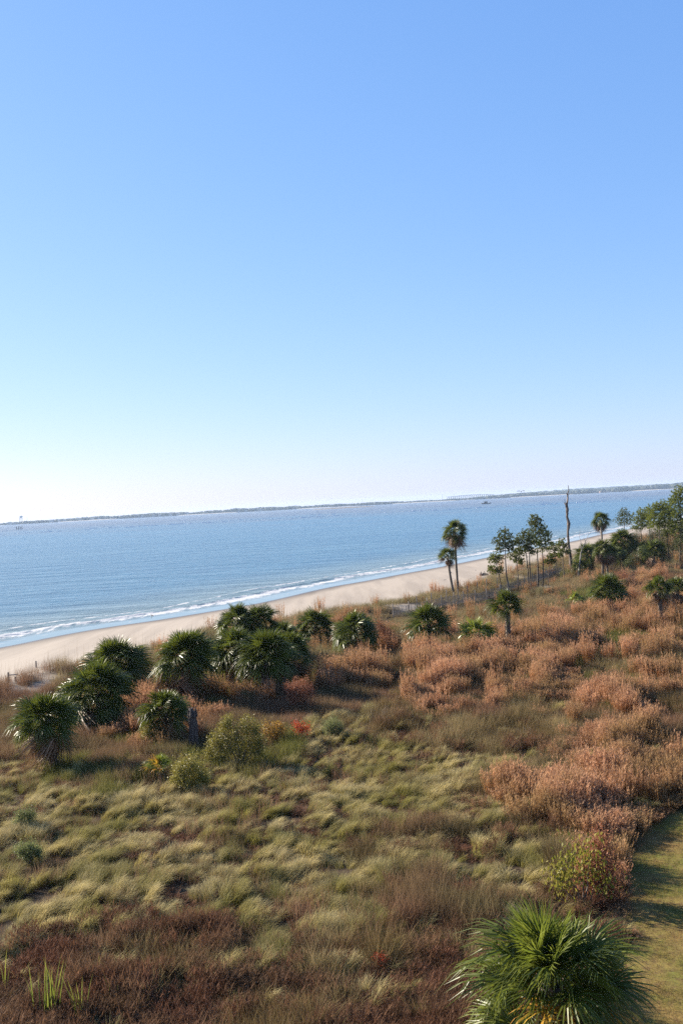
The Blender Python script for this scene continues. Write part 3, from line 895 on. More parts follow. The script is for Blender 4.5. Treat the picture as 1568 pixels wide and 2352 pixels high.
palm("dark shaded palm filling the middle of the grove", (1415, 1312), (1412, 1282), 36, 40, 14, group=G3, trunk=.2)
palm("lowest palm on the left foot of the grove by the dead sapling", (1338, 1328), (1330, 1300), 22, 26, 6, group=G3, trunk=.15)
palm("round palm with a heavy dark skirt right of the grove", (1503, 1312), (1500, 1268), 36, 40, 24, trunk=.2)
palm("small dark palm behind the round skirted palm", (1478, 1290), (1476, 1265), 26, 28, 8, group=G3, trunk=.16)
palm("broad low palm in the tan grass below the grove", (1402, 1405), (1395, 1362), 56, 50, 10, low=-35, trunk=.22)
palm("small palmetto at the left foot of the broad low palm", (1326, 1396), (1322, 1376), 24, 22, 3, key='young', trunk=.12)
palm("palm with a white flecked booted trunk at the right, in rust grass", (1520, 1442), (1512, 1350), 38, 34, 5, boots_all=True, trunk=.19, low=-9, top=86)
palm("palm cut by the right edge beside the white flecked trunk", (1562, 1432), (1553, 1352), 36, 34, 7, boots_all=True, trunk=.19, low=-9, top=86)
palm("palmetto with fan leaves half yellow beside the olive bush", (368, 1800), (366, 1764), 42, 26, 0, key='young', low=18, gold=10, trunk=.10, boots=False, group="palmettos")
palm("huge near cabbage palm at the lawn edge, glossy fronds filling the corner", (1275, 2480), (1268, 2262), 218, 70, 14, key='near', trunk=.27, boots_all=True, gold=2, low=-14, top=86)

# ------------------------------------------------------------------ pines
def pine(label, base, top, crowns, group, trunk=.10, seed=None, dens=1.0, bare=6):
    """crowns: (px, py, r_px) masses of needles in picture units, at the depth of the base"""
    seed = seed if seed is not None else int(base[0] * 3 + base[1]); random.seed(seed)
    B = at(*base); T = on_y(top[0], top[1], B.y) - B
    root = empty("pine_tree", B, label, "pine", group)
    mb = MB(); pts = []; rs = []
    side = Vector((random.uniform(-1, 1), random.uniform(-1, 1), 0)) * T.z * .025
    for i in range(9):
        t = i / 8
        pts.append(Vector((0, 0, -.1)).lerp(T, t) + side * math.sin(t * 4.2)); rs.append(trunk * (1 - .82 * t))
    mb.tube(pts, rs, 7)
    for i in range(bare):
        t = random.uniform(.3, .75); p0 = Vector((0, 0, 0)).lerp(T, t) + side * math.sin(t * 4.2); a = R_() * 6.28; L = random.uniform(.4, 1.3)
        p1 = p0 + Vector((math.cos(a) * L, math.sin(a) * L, L * random.uniform(-.1, .5)))
        mb.tube([p0, (p0 + p1) / 2 + Vector((0, 0, .05)), p1], [.025, .016, .006], 4, cap=False)
    new_obj("trunk", mb.mesh("trunk", M_ptbark, True), None, root)
    cr = MB(); limbs = MB(); px_edge = base[0] > 1460
    for (cx_, cy_, r_) in crowns:
        Cc = on_y(cx_, cy_, B.y) - B; R = r_ * B.y / F * (1.35 if px_edge else 1.06)
        Cc.y += random.uniform(-.35, .35) * R
        # limb from the trunk to the mass
        t = min(.98, max(.25, (Cc.z - R * .5) / T.z)); p0 = Vector((0, 0, 0)).lerp(T, t) + side * math.sin(t * 4.2)
        limbs.tube([p0, (p0 + Cc) / 2 + Vector((0, 0, .06 * R)), Cc], [.035, .025, .012], 5, cap=False)
        nt_ = int((64 if px_edge else 48) * dens)
        for k in range(nt_):
            u = Vector((random.gauss(0, 1), random.gauss(0, 1), random.gauss(0, 1))).normalized()
            u.z *= .75
            tip = Cc + u * R * random.uniform(.25, 1.3)
            if k % 3 == 0:
                limbs.tube([Cc, tip], [.014, .006], 3, cap=False)
            g = random.random()
            dirn = (u + Vector((0, 0, .5))).normalized()
            for j in range(28):
                v = (dirn * .7 + Vector((random.gauss(0, .45), random.gauss(0, .45), random.gauss(.15, .4)))).normalized()
                L = random.uniform(.16, .30) * max(.8, min(1.4, R * 1.3))
                sd_ = v.cross(Vector((random.random(), random.random(), .3))).normalized() * .02
                cr.add([tip - sd_, tip + sd_, tip + v * L], [(0, 1, 2)], [(0, g), (0, g), (1, g)])
    new_obj("crown", cr.mesh("crown", M_needle), None, root)
    new_obj("limbs", limbs.mesh("limbs", M_ptbark), None, root)
    return root

GP = "thin pines in a row before the beach"
pine("crooked little pine, first of the row, tiered over the fence", (1153, 1356), (1134, 1270), [(1137, 1277, 11), (1130, 1283, 9), (1146, 1282, 9), (1136, 1293, 12), (1128, 1308, 9), (1147, 1310, 9), (1137, 1311, 10)], GP, .07)
pine("separate slim pine with a rounded top, second of the row", (1168, 1358), (1157, 1214), [(1158, 1221, 12), (1150, 1236, 13), (1166, 1236, 13), (1142, 1246, 11), (1172, 1248, 12), (1158, 1252, 14), (1146, 1262, 8), (1170, 1262, 8)], GP, .10)
pine("thin sparse pine with a low crown between two taller ones", (1190, 1354), (1184, 1258), [(1184, 1264, 12), (1176, 1276, 10), (1192, 1274, 10), (1184, 1286, 10), (1197, 1290, 7)], GP, .07)
pine("tall pine with two close dark trunks' left neighbour crown", (1213, 1357), (1202, 1218), [(1203, 1226, 12), (1194, 1238, 12), (1210, 1240, 13), (1187, 1248, 9), (1203, 1252, 13), (1214, 1258, 9), (1194, 1264, 8)], GP, .10)
pine("dark straight pine touching its left neighbour, mid row", (1219, 1358), (1214, 1205), [(1214, 1232, 12), (1222, 1246, 12), (1208, 1262, 10), (1222, 1268, 9)], GP, .10)
pine("tallest pine of the row with a broad billowing crown", (1234, 1352), (1228, 1186), [(1224, 1190, 9), (1236, 1194, 9), (1218, 1202, 10), (1230, 1206, 13), (1242, 1212, 11), (1224, 1220, 13), (1238, 1228, 14), (1222, 1240, 12)], GP, .11)
pine("pine close to the right of the tallest, with a side spur", (1245, 1353), (1242, 1210), [(1248, 1222, 12), (1256, 1228, 9), (1246, 1240, 13), (1236, 1250, 12), (1256, 1248, 10), (1246, 1260, 10)], GP, .10)
pine("open thin pine with bare spreading twigs near the dead tree", (1283, 1327), (1268, 1245), [(1268, 1250, 8), (1262, 1262, 7), (1276, 1262, 7), (1270, 1274, 6), (1282, 1276, 6)], GP, .07, bare=14)
pine("small pine directly left of the dead tree", (1297, 1332), (1290, 1238), [(1290, 1244, 9), (1283, 1252, 8), (1298, 1254, 8), (1290, 1264, 9), (1302, 1268, 7), (1286, 1274, 6)], GP, .08)
pine("short pine behind the row, crown level with the beach", (1258, 1345), (1262, 1275), [(1262, 1280, 8), (1256, 1290, 7), (1268, 1288, 7)], GP, .06)
GQ = "pines at the right edge"
pine("rounded pine standing clear against the sea, right of the slender palm", (1437, 1248), (1432, 1168), [(1432, 1173, 9), (1424, 1182, 9), (1441, 1182, 9), (1418, 1193, 9), (1432, 1194, 11), (1446, 1193, 8), (1424, 1203, 7), (1441, 1203, 7)], GQ, .12)
pine("second pine of the right edge group, leaning crown", (1475, 1262), (1468, 1172), [(1470, 1178, 10), (1462, 1190, 9), (1478, 1190, 10), (1466, 1202, 10), (1478, 1208, 10), (1458, 1212, 7)], GQ, .12)
pine("slim pine between the leaning one and the large ones", (1492, 1260), (1486, 1170), [(1486, 1175, 9), (1480, 1187, 8), (1494, 1187, 8), (1486, 1200, 9), (1496, 1208, 8)], GQ, .12)
pine("large loose pine with layered branches near the right edge", (1519, 1300), (1512, 1156), [(1512, 1161, 11), (1502, 1172, 12), (1521, 1171, 12), (1497, 1187, 12), (1512, 1187, 14), (1527, 1187, 12), (1505, 1203, 12), (1520, 1206, 12)], GQ, .12)
pine("dark trunked pine just inside the right edge", (1537, 1292), (1532, 1160), [(1534, 1165, 11), (1526, 1178, 11), (1542, 1178, 11), (1530, 1196, 13), (1544, 1200, 12), (1536, 1216, 12), (1524, 1226, 8)], GQ, .13)
pine("highest pine of the right edge, cut by the frame", (1560, 1300), (1562, 1118), [(1562, 1128, 12), (1552, 1140, 12), (1568, 1146, 14), (1545, 1154, 11), (1558, 1164, 15), (1572, 1176, 14), (1550, 1184, 13), (1562, 1200, 15), (1550, 1214, 12)], GQ, .15)
pine("leaning pine low at the right edge behind the others", (1580, 1296), (1576, 1188), [(1574, 1200, 15), (1562, 1216, 13), (1580, 1224, 14), (1568, 1238, 12)], GQ, .13)

pine("broad pine outside the right edge, behind the leaning one", (1640, 1290), (1638, 1150), [(1638, 1160, 16), (1622, 1180, 16), (1655, 1182, 16), (1636, 1205, 18), (1652, 1222, 14)], GQ, .13)
pine("second pine outside the right edge, taller and darker", (1705, 1282), (1700, 1130), [(1700, 1142, 16), (1684, 1164, 16), (1716, 1168, 16), (1698, 1192, 18), (1710, 1214, 14)], GQ, .14)
pine("third pine outside the right edge of the woods", (1785, 1285), (1780, 1150), [(1780, 1160, 16), (1764, 1180, 16), (1796, 1184, 16), (1780, 1208, 18)], GQ, .14)

# ------------------------------------------------------------------ shrubs
M_myrtle = veg_mat("olive_shrub_leaf", (0.18, 0.17, 0.03), (0.36, 0.30, 0.06), None, trans=.35, rough=.5, spec=.3, var=.2)
M_pale = veg_mat("pale_green_leaf", (0.14, 0.17, 0.06), (0.24, 0.26, 0.09), None, trans=.4, rough=.55, var=.2)
M_lime = veg_mat("lime_leaf", (0.22, 0.30, 0.04), (0.32, 0.38, 0.06), None, trans=.4, rough=.55, var=.2)
M_orange = veg_mat("orange_leaf", (0.45, 0.17, 0.03), (0.34, 0.27, 0.05), None, trans=.4, rough=.5, var=.2)
M_red = veg_mat("red_leaf", (0.42, 0.035, 0.02), (0.52, 0.09, 0.03), None, trans=.4, rough=.5, var=.2)
M_rustb = veg_mat("rust_shrub_leaf", (0.24, 0.085, 0.04), (0.42, 0.18, 0.10), None, trans=.35, rough=.6, var=.2)
M_greytw = veg_mat("grey_dry_stem", (0.20, 0.16, 0.14), (0.34, 0.28, 0.25), None, trans=.2, rough=.6, var=.2)
M_yl = veg_mat("yellow_weed_leaf", (0.22, 0.24, 0.035), (0.40, 0.32, 0.05), None, trans=.4, rough=.5, var=.2)
M_thicket = veg_mat("evergreen_leaf", (0.045, 0.06, 0.014), (0.10, 0.115, 0.022), None, trans=.3, rough=.5, spec=.3, var=.2)
M_twig = simple_mat("shrub_twig", (0.07, 0.05, 0.04), (0.16, 0.12, 0.09), 9)

def shrub(name, label, base, lobes, mat, leaf=.05, n=900, cat="shrub", group=None, up=.3, seed=None):
    """lobes: (px, py, r_px) foliage masses; leaves are single small faces gathered in sprays"""
    random.seed(seed if seed is not None else int(base[0] + base[1] * 3))
    B = at(*base); root = empty(name, B, label, cat, group)
    cr = MB(); tw = MB()
    for cx_, cy_, r_ in lobes:
        Cc = on_y(cx_, cy_, B.y) - B; R = r_ * B.y / F
        Cc.y += random.uniform(-.5, .5) * R
        tw.tube([Vector((random.uniform(-.1, .1), random.uniform(-.1, .1), -.05)), Cc * .5 + Vector((random.uniform(-.1, .1), 0, 0)), Cc], [.035, .022, .01], 5)
        for k in range(int(n / 14)):
            u = Vector((random.gauss(0, 1), random.gauss(0, 1), random.gauss(0, 1))).normalized()
            rr = R * random.choice([random.uniform(.2, .8), random.uniform(.5, 1.2)])
            tip = Cc + Vector((u.x * rr, u.y * rr, u.z * rr * 1.5))
            if tip.z < .03: tip.z = .03 + R_() * .1
            g = random.random()
            if k % 3 == 0: tw.tube([Cc, tip], [.008, .004], 3, cap=False)
            for j in range(14):
                c_ = tip + Vector((random.gauss(0, 1), random.gauss(0, 1), random.gauss(0, 1) + up)) * leaf * 1.5
                a = Vector((random.gauss(0, 1), random.gauss(0, 1), random.gauss(0, 1) + up)).normalized()
                b = a.cross(Vector((random.gauss(0, 1), random.gauss(0, 1), random.gauss(0, 1)))).normalized()
                l = leaf * random.uniform(.7, 1.3)
                cr.add([c_ - a * l * .5, c_ + b * l * .22, c_ + a * l * .5, c_ - b * l * .22], [(0, 1, 2, 3)], [(.5, g * .6 + R_() * .4)] * 4)
    new_obj("foliage", cr.mesh("foliage", mat), None, root)
    new_obj("stems", tw.mesh("stems", M_twig), None, root)
    return root

# ------------------------------------------------------------------ dead trees and stump
def dead_tree(name, label, base, path, radii, twigs, mat, cat="dead tree"):
    random.seed(5)
    B = at(*base)
    root = empty(name, B, label, cat)
    P3 = [on_y(a, b, B.y) - B for a, b in path]; P3[0].z = -.1
    mb = MB(); pts = []; rs = []
    for i in range(len(P3) - 1):
        for k in range(3):
            t = k / 3; pts.append(P3[i].lerp(P3[i + 1], t) + Vector((random.gauss(0, .012), random.gauss(0, .02), 0))); rs.append((radii[i] * (1 - t) + radii[i + 1] * t) * random.uniform(.92, 1.1))
    pts.append(P3[-1]); rs.append(radii[-1])
    mb.tube(pts, rs, 9, jit=.18)
    new_obj("trunk", mb.mesh("trunk", mat, False), None, root)
    for tw, r in twigs:
        mb = MB(); q_ = [on_y(a, b, B.y) - B for a, b in tw]
        for i in range(1, len(q_)): q_[i].y += random.uniform(-.15, .15) * i
        mb.tube(q_, [r * (1 - .75 * i / (len(q_) - 1)) for i in range(len(q_))], 5, jit=.15)
        new_obj("branch", mb.mesh("branch", mat), None, root)
    return root
shrub("thicket", "dark evergreen thicket under the leaning pine at the right", (1478, 1300), [(1466, 1262, 14), (1480, 1252, 14), (1492, 1262, 12), (1470, 1278, 14)], M_thicket, .11, 1900, cat="thicket", group="thickets under the right pines")
shrub("thicket", "dark evergreen thicket below the large loose pine at the right", (1530, 1292), [(1520, 1236, 16), (1535, 1226, 16), (1548, 1240, 16), (1528, 1254, 14), (1544, 1262, 14)], M_thicket, .11, 1900, cat="thicket", group="thickets under the right pines")
shrub("thicket", "dark evergreen thicket cut by the right edge under the highest pine", (1572, 1300), [(1562, 1222, 18), (1578, 1236, 16), (1560, 1250, 15), (1574, 1264, 15)], M_thicket, .11, 1900, cat="thicket", group="thickets under the right pines")
shrub("thicket", "dark bushy growth between the slim pine and the large loose pine", (1500, 1285), [(1496, 1232, 12), (1508, 1224, 13), (1500, 1246, 13), (1512, 1250, 12)], M_thicket, .11, 1700, cat="thicket", group="thickets under the right pines")
shrub("thicket", "dark growth joining the palm grove to the leaning pine", (1455, 1288), [(1450, 1244, 11), (1462, 1236, 12), (1456, 1256, 13), (1446, 1264, 10)], M_thicket, .11, 1700, cat="thicket", group="thickets under the right pines")
shrub("thicket", "low dark brush left of the round skirted palm", (1462, 1312), [(1450, 1288, 12), (1462, 1282, 12), (1472, 1290, 10), (1440, 1296, 8)], M_thicket, .11, 1500, cat="thicket", group="thickets under the right pines")

dead_tree("dead_tree", "tall bare dead tree with a broken forked top, piercing the horizon", (1312, 1310),
          [(1312, 1311), (1309, 1280), (1305, 1250), (1303, 1220), (1305, 1203), (1301, 1185), (1302, 1172), (1299, 1156)], [.30, .23, .19, .17, .24, .17, .22, .20],
          [([(1300, 1164), (1302, 1152), (1304, 1142), (1302, 1134), (1305, 1126), (1303, 1115)], .16), ([(1300, 1160), (1297, 1152), (1295, 1147)], .06),
           ([(1299, 1160), (1295, 1155), (1294, 1154)], .09), ([(1303, 1137), (1307, 1135)], .06), ([(1302, 1137), (1299, 1133)], .05)], M_snag)
dead_tree("dead_sapling", "pale leafless sapling with forked twigs beside the palm grove", (1325, 1330),
          [(1325, 1331), (1330, 1300), (1333, 1270), (1341, 1248), (1345, 1240)], [.12, .10, .08, .06, .04],
          [([(1334, 1262), (1333, 1245), (1330, 1232), (1332, 1216)], .05), ([(1345, 1240), (1351, 1228), (1360, 1218)], .035), ([(1343, 1244), (1340, 1236), (1341, 1228)], .03), ([(1339, 1250), (1346, 1246), (1350, 1238)], .03)], M_grey)
B = at(447, 1728)
st = MB(); H = (on_y(447, 1626, B.y) - B).z
rp = [Vector((0, 0, -.1)), Vector((.01, 0, H * .3)), Vector((0, 0, H * .6)), Vector((-.03, 0, H * .86)), Vector((-.06, 0, H))]
st.tube(rp, [.26, .23, .22, .20, .10], 12, jit=.25)
for k in range(7):
    a = k * .9; st.tube([Vector((math.cos(a) * .2, math.sin(a) * .2, H * .8)), Vector((math.cos(a) * .19, math.sin(a) * .19, H * (1.0 + .06 * math.sin(k * 3))))], [.07, .015], 5)
so_ = new_obj("tree_stump", st.mesh("tree_stump", M_stump), None, None, B)
tag(so_, "weathered broken tree stump standing upright beside the short palm", "stump")

shrub("shrub", "olive wax myrtle with several upright lobes right of the stump", (548, 1762),
      [(495, 1705, 18), (512, 1685, 20), (520, 1665, 13), (545, 1690, 22), (565, 1672, 18), (585, 1680, 18), (570, 1705, 24), (525, 1718, 24), (595, 1705, 18), (480, 1735, 14), (560, 1728, 24), (590, 1728, 18), (510, 1740, 18)], M_myrtle, .075, 1050)
shrub("shrub", "low olive bush beside the yellowing palmetto", (432, 1822), [(415, 1768, 20), (440, 1760, 20), (455, 1785, 22), (425, 1792, 24), (408, 1798, 14), (468, 1795, 14), (440, 1805, 18)], M_myrtle, .07, 1400)
shrub("shrub", "leafy green bush at the foot of the shorter palm", (345, 1722), [(340, 1680, 13), (352, 1690, 14), (336, 1698, 15), (350, 1706, 14)], M_myrtle, .07, 900)
shrub("shrub", "small bush with orange autumn leaves", (634, 1712), [(618, 1690, 11), (632, 1678, 11), (646, 1688, 11), (625, 1698, 10), (642, 1672, 7), (612, 1676, 7)], M_orange, .09, 300)
shrub("shrub", "tiny scarlet leaved bush beside the orange one", (695, 1706), [(684, 1674, 6), (696, 1668, 7), (706, 1677, 6), (692, 1682, 6), (680, 1666, 4)], M_red, .08, 170)
shrub("shrub", "rounded grey green bush right of the scarlet one", (764, 1697), [(752, 1675, 14), (768, 1667, 16), (780, 1677, 12), (764, 1684, 14)], M_pale, .045, 1600, up=1.2)
shrub("shrub", "lime green weed clump alone in the rust grass", (1368, 1770), [(1360, 1744, 9), (1374, 1752, 10), (1364, 1758, 9)], M_lime, .05, 1100, up=1.0)
shrub("shrub", "pale bushy weed at the left edge of the marsh", (62, 1915), [(50, 1880, 17), (68, 1875, 15), (62, 1895, 18), (42, 1898, 12)], M_pale, .05, 1300, up=.8)
shrub("shrub", "pale green weed below the other at the left edge", (68, 1985), [(50, 1955, 13), (72, 1952, 15), (62, 1966, 16), (88, 1962, 10)], M_pale, .05, 1200, up=.8)
shrub("shrub", "tall rust coloured bush in the shade under the dense palm clump", (688, 1640), [(665, 1590, 13), (680, 1580, 14), (700, 1582, 14), (712, 1592, 12), (684, 1604, 18), (702, 1612, 18), (674, 1618, 14)], M_rustb, .06, 1100, up=1.5)
shrub("shrub", "rust coloured bush beside the dome shaped palm", (892, 1500), [(872, 1440, 8), (880, 1450, 12), (893, 1462, 14), (905, 1472, 12), (880, 1472, 16), (898, 1485, 15)], M_rustb, .07, 900, up=1.5)
shrub("shrub", "rust coloured brush under the right side of the dense clump", (705, 1565), [(700, 1540, 12), (712, 1532, 10), (706, 1550, 12)], M_rustb, .06, 700, up=1.5)
shrub("shrub", "russet bush beside the round skirted palm at the right", (1428, 1345), [(1418, 1326, 9), (1430, 1322, 10), (1438, 1330, 8)], M_rustb, .09, 600, up=1.5)
shrub("tall_weeds", "yellow leaved tall weeds at the lawn edge above the near palm", (1335, 2090),
      [(1290, 2040, 22), (1312, 2015, 24), (1338, 2000, 24), (1360, 2040, 26), (1330, 2052, 26), (1385, 2065, 18), (1300, 2068, 16), (1350, 1985, 16), (1285, 2065, 12)], M_yl, .13, 85, up=2.4, cat="weeds")
shrub("tall_weeds", "brown tall weeds among the yellow leaved ones at the lawn edge", (1372, 2075), [(1340, 2020, 26), (1365, 1985, 26), (1392, 2010, 24), (1365, 2045, 30), (1395, 2045, 20), (1380, 1955, 20)], M_rustb, .08, 700, up=2.2, cat="weeds")
shrub("shrub", "dark low bush at the foot of the dead tree", (1300, 1330), [(1290, 1322, 8), (1302, 1318, 9), (1313, 1322, 8)], M_myrtle, .09, 600)
shrub("shrub", "green brush at the right edge below the pines", (1562, 1285), [(1555, 1262, 12), (1568, 1270, 12), (1560, 1278, 10)], M_myrtle, .09, 800)
shrub("shrub", "grey green weed in brown grass below the front middle palm", (575, 1625), [(565, 1600, 11), (580, 1606, 10), (570, 1612, 11)], M_pale, .055, 700, up=.8)
shrub("wild_flower", "small scarlet flowering plant in the dark red foreground", (876, 2245), [(868, 2200, 9), (880, 2206, 8), (874, 2212, 8)], M_red, .045, 120, cat="flower")

def stems(name, label, base, n, Lpx, spread_px, mat, wd=.02, cat="reed", group=None, seed=1, curve=.25):
    random.seed(seed); B = at(*base); root = MB(); L = Lpx * B.y / F * (1.4 if 'cattail' in name else 1.0); sp = spread_px * B.y / F
    for i in range(n):
        a = R_() * 6.28; r = sp * math.sqrt(R_()) * .6
        blade(root, (r * math.cos(a), r * math.sin(a) * .5, -.05), R_() * 6.28, random.uniform(0, .2), random.uniform(0, curve * 1.6), L * random.uniform(.55, 1.0), wd, 4)
    o = new_obj(name, root.mesh(name, mat), None, None, B)
    return tag(o, label, cat, group)
M_cat = veg_mat("cattail_leaf", (0.15, 0.22, 0.03), (0.28, 0.30, 0.05), None, trans=.4, rough=.4, spec=.4, var=.15, tip=(0.45, 0.33, 0.08), tip0=1.0)
GC = "cattail clumps at the bottom left"
stems("cattail_clump", "widest clump of bright green cattail leaves, at the bottom left", (105, 2352), 22, 125, 55, M_cat, .034, "cattail", GC, 1)
stems("cattail_clump", "tall narrow clump of bright green cattail leaves right of the widest one", (190, 2362), 13, 110, 16, M_cat, .036, "cattail", GC, 2)
stems("cattail_clump", "cattail clump against the left edge of the foreground", (12, 2290), 8, 100, 12, M_cat, .032, "cattail", GC, 3)
stems("cattail_clump", "small cattail clump higher up, between dark red herbs", (228, 2255), 7, 62, 14, M_cat, .032, "cattail", GC, 4)
stems("cattail_clump", "thin sparse cattail leaves farthest right of the cattails", (262, 2325), 5, 80, 18, M_cat, .026, "cattail", GC, 5)
GW = "grey dry weed stalks in the marsh"
for i, (a, b, n_, L_, sp_, lb) in enumerate([
        (800, 1650, 16, 42, 30, "grey dry weed stalks behind the rounded grey green bush"), (870, 1660, 22, 44, 40, "widest stand of grey dry weed stalks in front of the rust grass"),
        (1210, 1700, 18, 42, 30, "pale bare weed stalks in the olive grass at the middle right"), (600, 1772, 16, 34, 26, "grey dry stalks at the right foot of the olive wax myrtle"),
        (350, 1740, 18, 40, 30, "grey dry stalks under the shorter palm by the stump"), (1180, 1690, 10, 36, 24, "bare weed stalks just left of the pale ones at the middle right"),
        (640, 1668, 10, 32, 20, "grey dry stalks standing behind the orange bush")]):
    stems("dry_weed_stalks", lb, (a, b), n_, L_, sp_, M_greytw, .022, "weeds", GW, 10 + i, .5)

# ------------------------------------------------------------------ sand fences
def fence(label, pxs, spacing=3.0, slats=True, hgt=1.2, seed=0, group="sand fences on the dune"):
    random.seed(seed)
    G = [at(*p_) for p_ in pxs]
    root = empty("sand_fence", G[0], label, "fence", group)
    pm = MB(); pm.box((0, 0, .62), .075, .075, 1.5); post_me = pm.mesh("post", M_fencewood)
    sm_ = MB(); sm_.box((0, 0, .5), .042, .012, 1.1); slat_me = sm_.mesh("slat", M_fencewood)
    cnt = 0; rest = MB(); wires = MB()
    d_tot = 0.0; nextp = 0.0; nexts = 0.0
    for a, b in zip(G[:-1], G[1:]):
        L = (b - a).length; az = math.atan2(b.y - a.y, b.x - a.x); t = 0.0
        while t < L:
            if d_tot + t >= nextp:
                q_ = a.lerp(b, t / L); z = hz(q_.x, q_.y)
                o = new_obj("post", post_me, None, root); o.location = Vector((q_.x, q_.y, z - random.uniform(0, .15))) - G[0]
                o.rotation_euler = (random.gauss(0, .04), random.gauss(0, .04), az); nextp += spacing * random.uniform(.85, 1.15)
            if slats and d_tot + t >= nexts:
                q_ = a.lerp(b, t / L) + Vector((0, -.06, 0)); z = hz(q_.x, q_.y) - random.uniform(0, .12)
                if cnt < 290:
                    o = new_obj("slat", slat_me, None, root); o.location = Vector((q_.x, q_.y, z)) - G[0]
                    o.rotation_euler = (random.gauss(0, .03), random.gauss(0, .05), az); cnt += 1
                else:
                    rest.box(Vector((q_.x, q_.y, z + .5)) - G[0], .042, .012, 1.1, az, ry=random.gauss(0, .05))
                nexts += .125
            t += .06
        d_tot += L
    if slats:
        for hh in (.25, .6, .95):
            pts = []
            for a, b in zip(G[:-1], G[1:]):
                for k in range(8): q_ = a.lerp(b, k / 8); pts.append(Vector((q_.x, q_.y - .05, hz(q_.x, q_.y) + hh)) - G[0])
            wires.tube(pts, [.008] * len(pts), 3)
        new_obj("wire", wires.mesh("wire", M_grey), None, root)
    if rest.v:
        r_ = new_obj("slat", rest.mesh("slat", M_fencewood), None, root); r_['kind'] = 'stuff'
    return root
fence("long slatted sand fence running past the foot of the tall palms", [(903, 1417), (1000, 1398), (1072, 1384), (1150, 1368)], 2.6, seed=1)
fence("slatted sand fence passing behind the row of thin pines", [(1150, 1366), (1220, 1340), (1290, 1318)], 3.4, seed=2)
fence("rear line of fence posts on the tan dune crest", [(958, 1398), (1060, 1376), (1110, 1356), (1160, 1345)], 3.0, slats=False, seed=3)
fence("short slatted fence seen among the pines at the right edge", [(1515, 1290), (1560, 1278), (1600, 1268)], 3.4, seed=4)
def post(label, base, hpx, rail=None):
    B = at(*base); h = hpx * B.y / F
    root = empty("fence_post", B, label, "post", "lone posts at the beach edge")
    mb = MB(); mb.box((0, 0, h / 2 - .1), .09, .09, h + .2); new_obj("post", mb.mesh("post", M_grey), None, root)
    if rail:
        q_ = on_y(rail[0], rail[1], B.y + .3) - B; mb = MB(); mb.tube([Vector((.05, 0, h * .72)), q_], [.04, .035], 6); new_obj("rail", mb.mesh("rail", M_grey), None, root)
post("weathered post holding a fallen rail, at the left beach edge", (21, 1568), 24, (41, 1549))
post("short post at the end of the fallen rail", (37, 1566), 12)
post("lone post left of the sandy blow outs, before the beach", (84, 1533), 15)
post("lone yellowish post between the large round palm and the dense clump", (493, 1452), 22)
post("thin post right of the dense clump before the beach", (660, 1428), 16)
post("second thin post right of the dense clump before the beach", (688, 1420), 15)
post("lone post on the wrack covered dune toe", (856, 1398), 12)

# driftwood and wrack
M_drift = simple_mat("driftwood", (0.10, 0.075, 0.06), (0.30, 0.25, 0.2), 4)
def driftwood(label, base, Lpx, seed, n=5, r=.09):
    random.seed(seed); B = at(*base); L = Lpx * B.y / F; mb = MB()
    mb.tube([Vector((-L / 2, 0, .1)), Vector((0, .1, .16)), Vector((L / 2, -.1, .12))], [r, r * 1.4, r * .8], 7, jit=.3)
    for k in range(n):
        a = random.uniform(-L / 2, L / 2); p1 = Vector((a + random.uniform(-.5, .5), random.uniform(-.4, .4), random.uniform(.25, .75)))
        mb.tube([Vector((a, 0, .12)), p1], [r * .8, r * .25], 5, jit=.2)
    return tag(new_obj("driftwood", mb.mesh("driftwood", M_drift), None, None, B), label, "driftwood", "driftwood on the beach")
driftwood("knotted driftwood log on the sand beside the thin pines", (1111, 1322), 20, 1, 7, .16)
driftwood("dark drift log lying in the wet swash at left", (351, 1417), 5, 2, 1, .08)
driftwood("small drift stick on dry sand, right of the long palm", (1035, 1355 - 38), 4, 3, 1, .05)
driftwood("pale fallen trunk lying on the dune behind the pines", (1262, 1316), 34, 4, 3, .14)
# wrack line: bits of dry reed
mbw = MB(); random.seed(8)
for i in range(900):
    t = random.uniform(470, 700)
    cxx = np.interp(t, cum, SH[:, 0]); cyy = np.interp(t, cum, SH[:, 1])
    nxx = np.interp(t + 1, cum, SH[:, 1]) - cyy; nyy = -(np.interp(t + 1, cum, SH[:, 0]) - cxx)
    off = BW - 1.0 + random.gauss(0, 1.0) if random.random() < .7 else random.uniform(4, BW - 4)
    if off < BW - 4 and random.random() < .72: continue
    x_, y_ = cxx + nxx * off, cyy + nyy * off
    a = R_() * 6.28; l = random.uniform(.15, .5)
    z_ = hz(x_, y_) + .03
    mbw.box((x_, y_, z_), l, .05, .05, a, R_())
tag(new_obj("beach_wrack", mbw.mesh("beach_wrack", M_drift)), kind='stuff')

# ------------------------------------------------------------------ far shore
def far_pt(px, dist, z=SEA):
    d = ray(px, 1176); h = Vector((d.x, d.y)).normalized()
    return Vector((h.x * dist, h.y * dist, z))
FD = 5260.0
M_fsand = simple_mat("far_beach_sand", (0.42, 0.37, 0.31), (0.5, 0.44, 0.37), .01, bump=0)
M_ftree = simple_mat("far_tree_foliage", (0.022, 0.032, 0.024), (0.045, 0.055, 0.035), .02, bump=0)
mb = MB(); nseg = 90
vs = []; fs = []
for i in range(nseg + 1):
    px = -500 + 2600 * i / nseg
    dd = FD + 60 * math.sin(i * .7) + 40 * math.sin(i * 1.9)
    for dr, z in ((0, SEA - .3), (18, SEA + 1.5), (60, SEA + 2.5), (2200, SEA + 4)):
        vs.append(far_pt(px, dd + dr, z))
for i in range(nseg):
    for k in range(3):
        a = i * 4 + k; fs.append((a, a + 4, a + 5, a + 1))
mb.add(vs, fs)
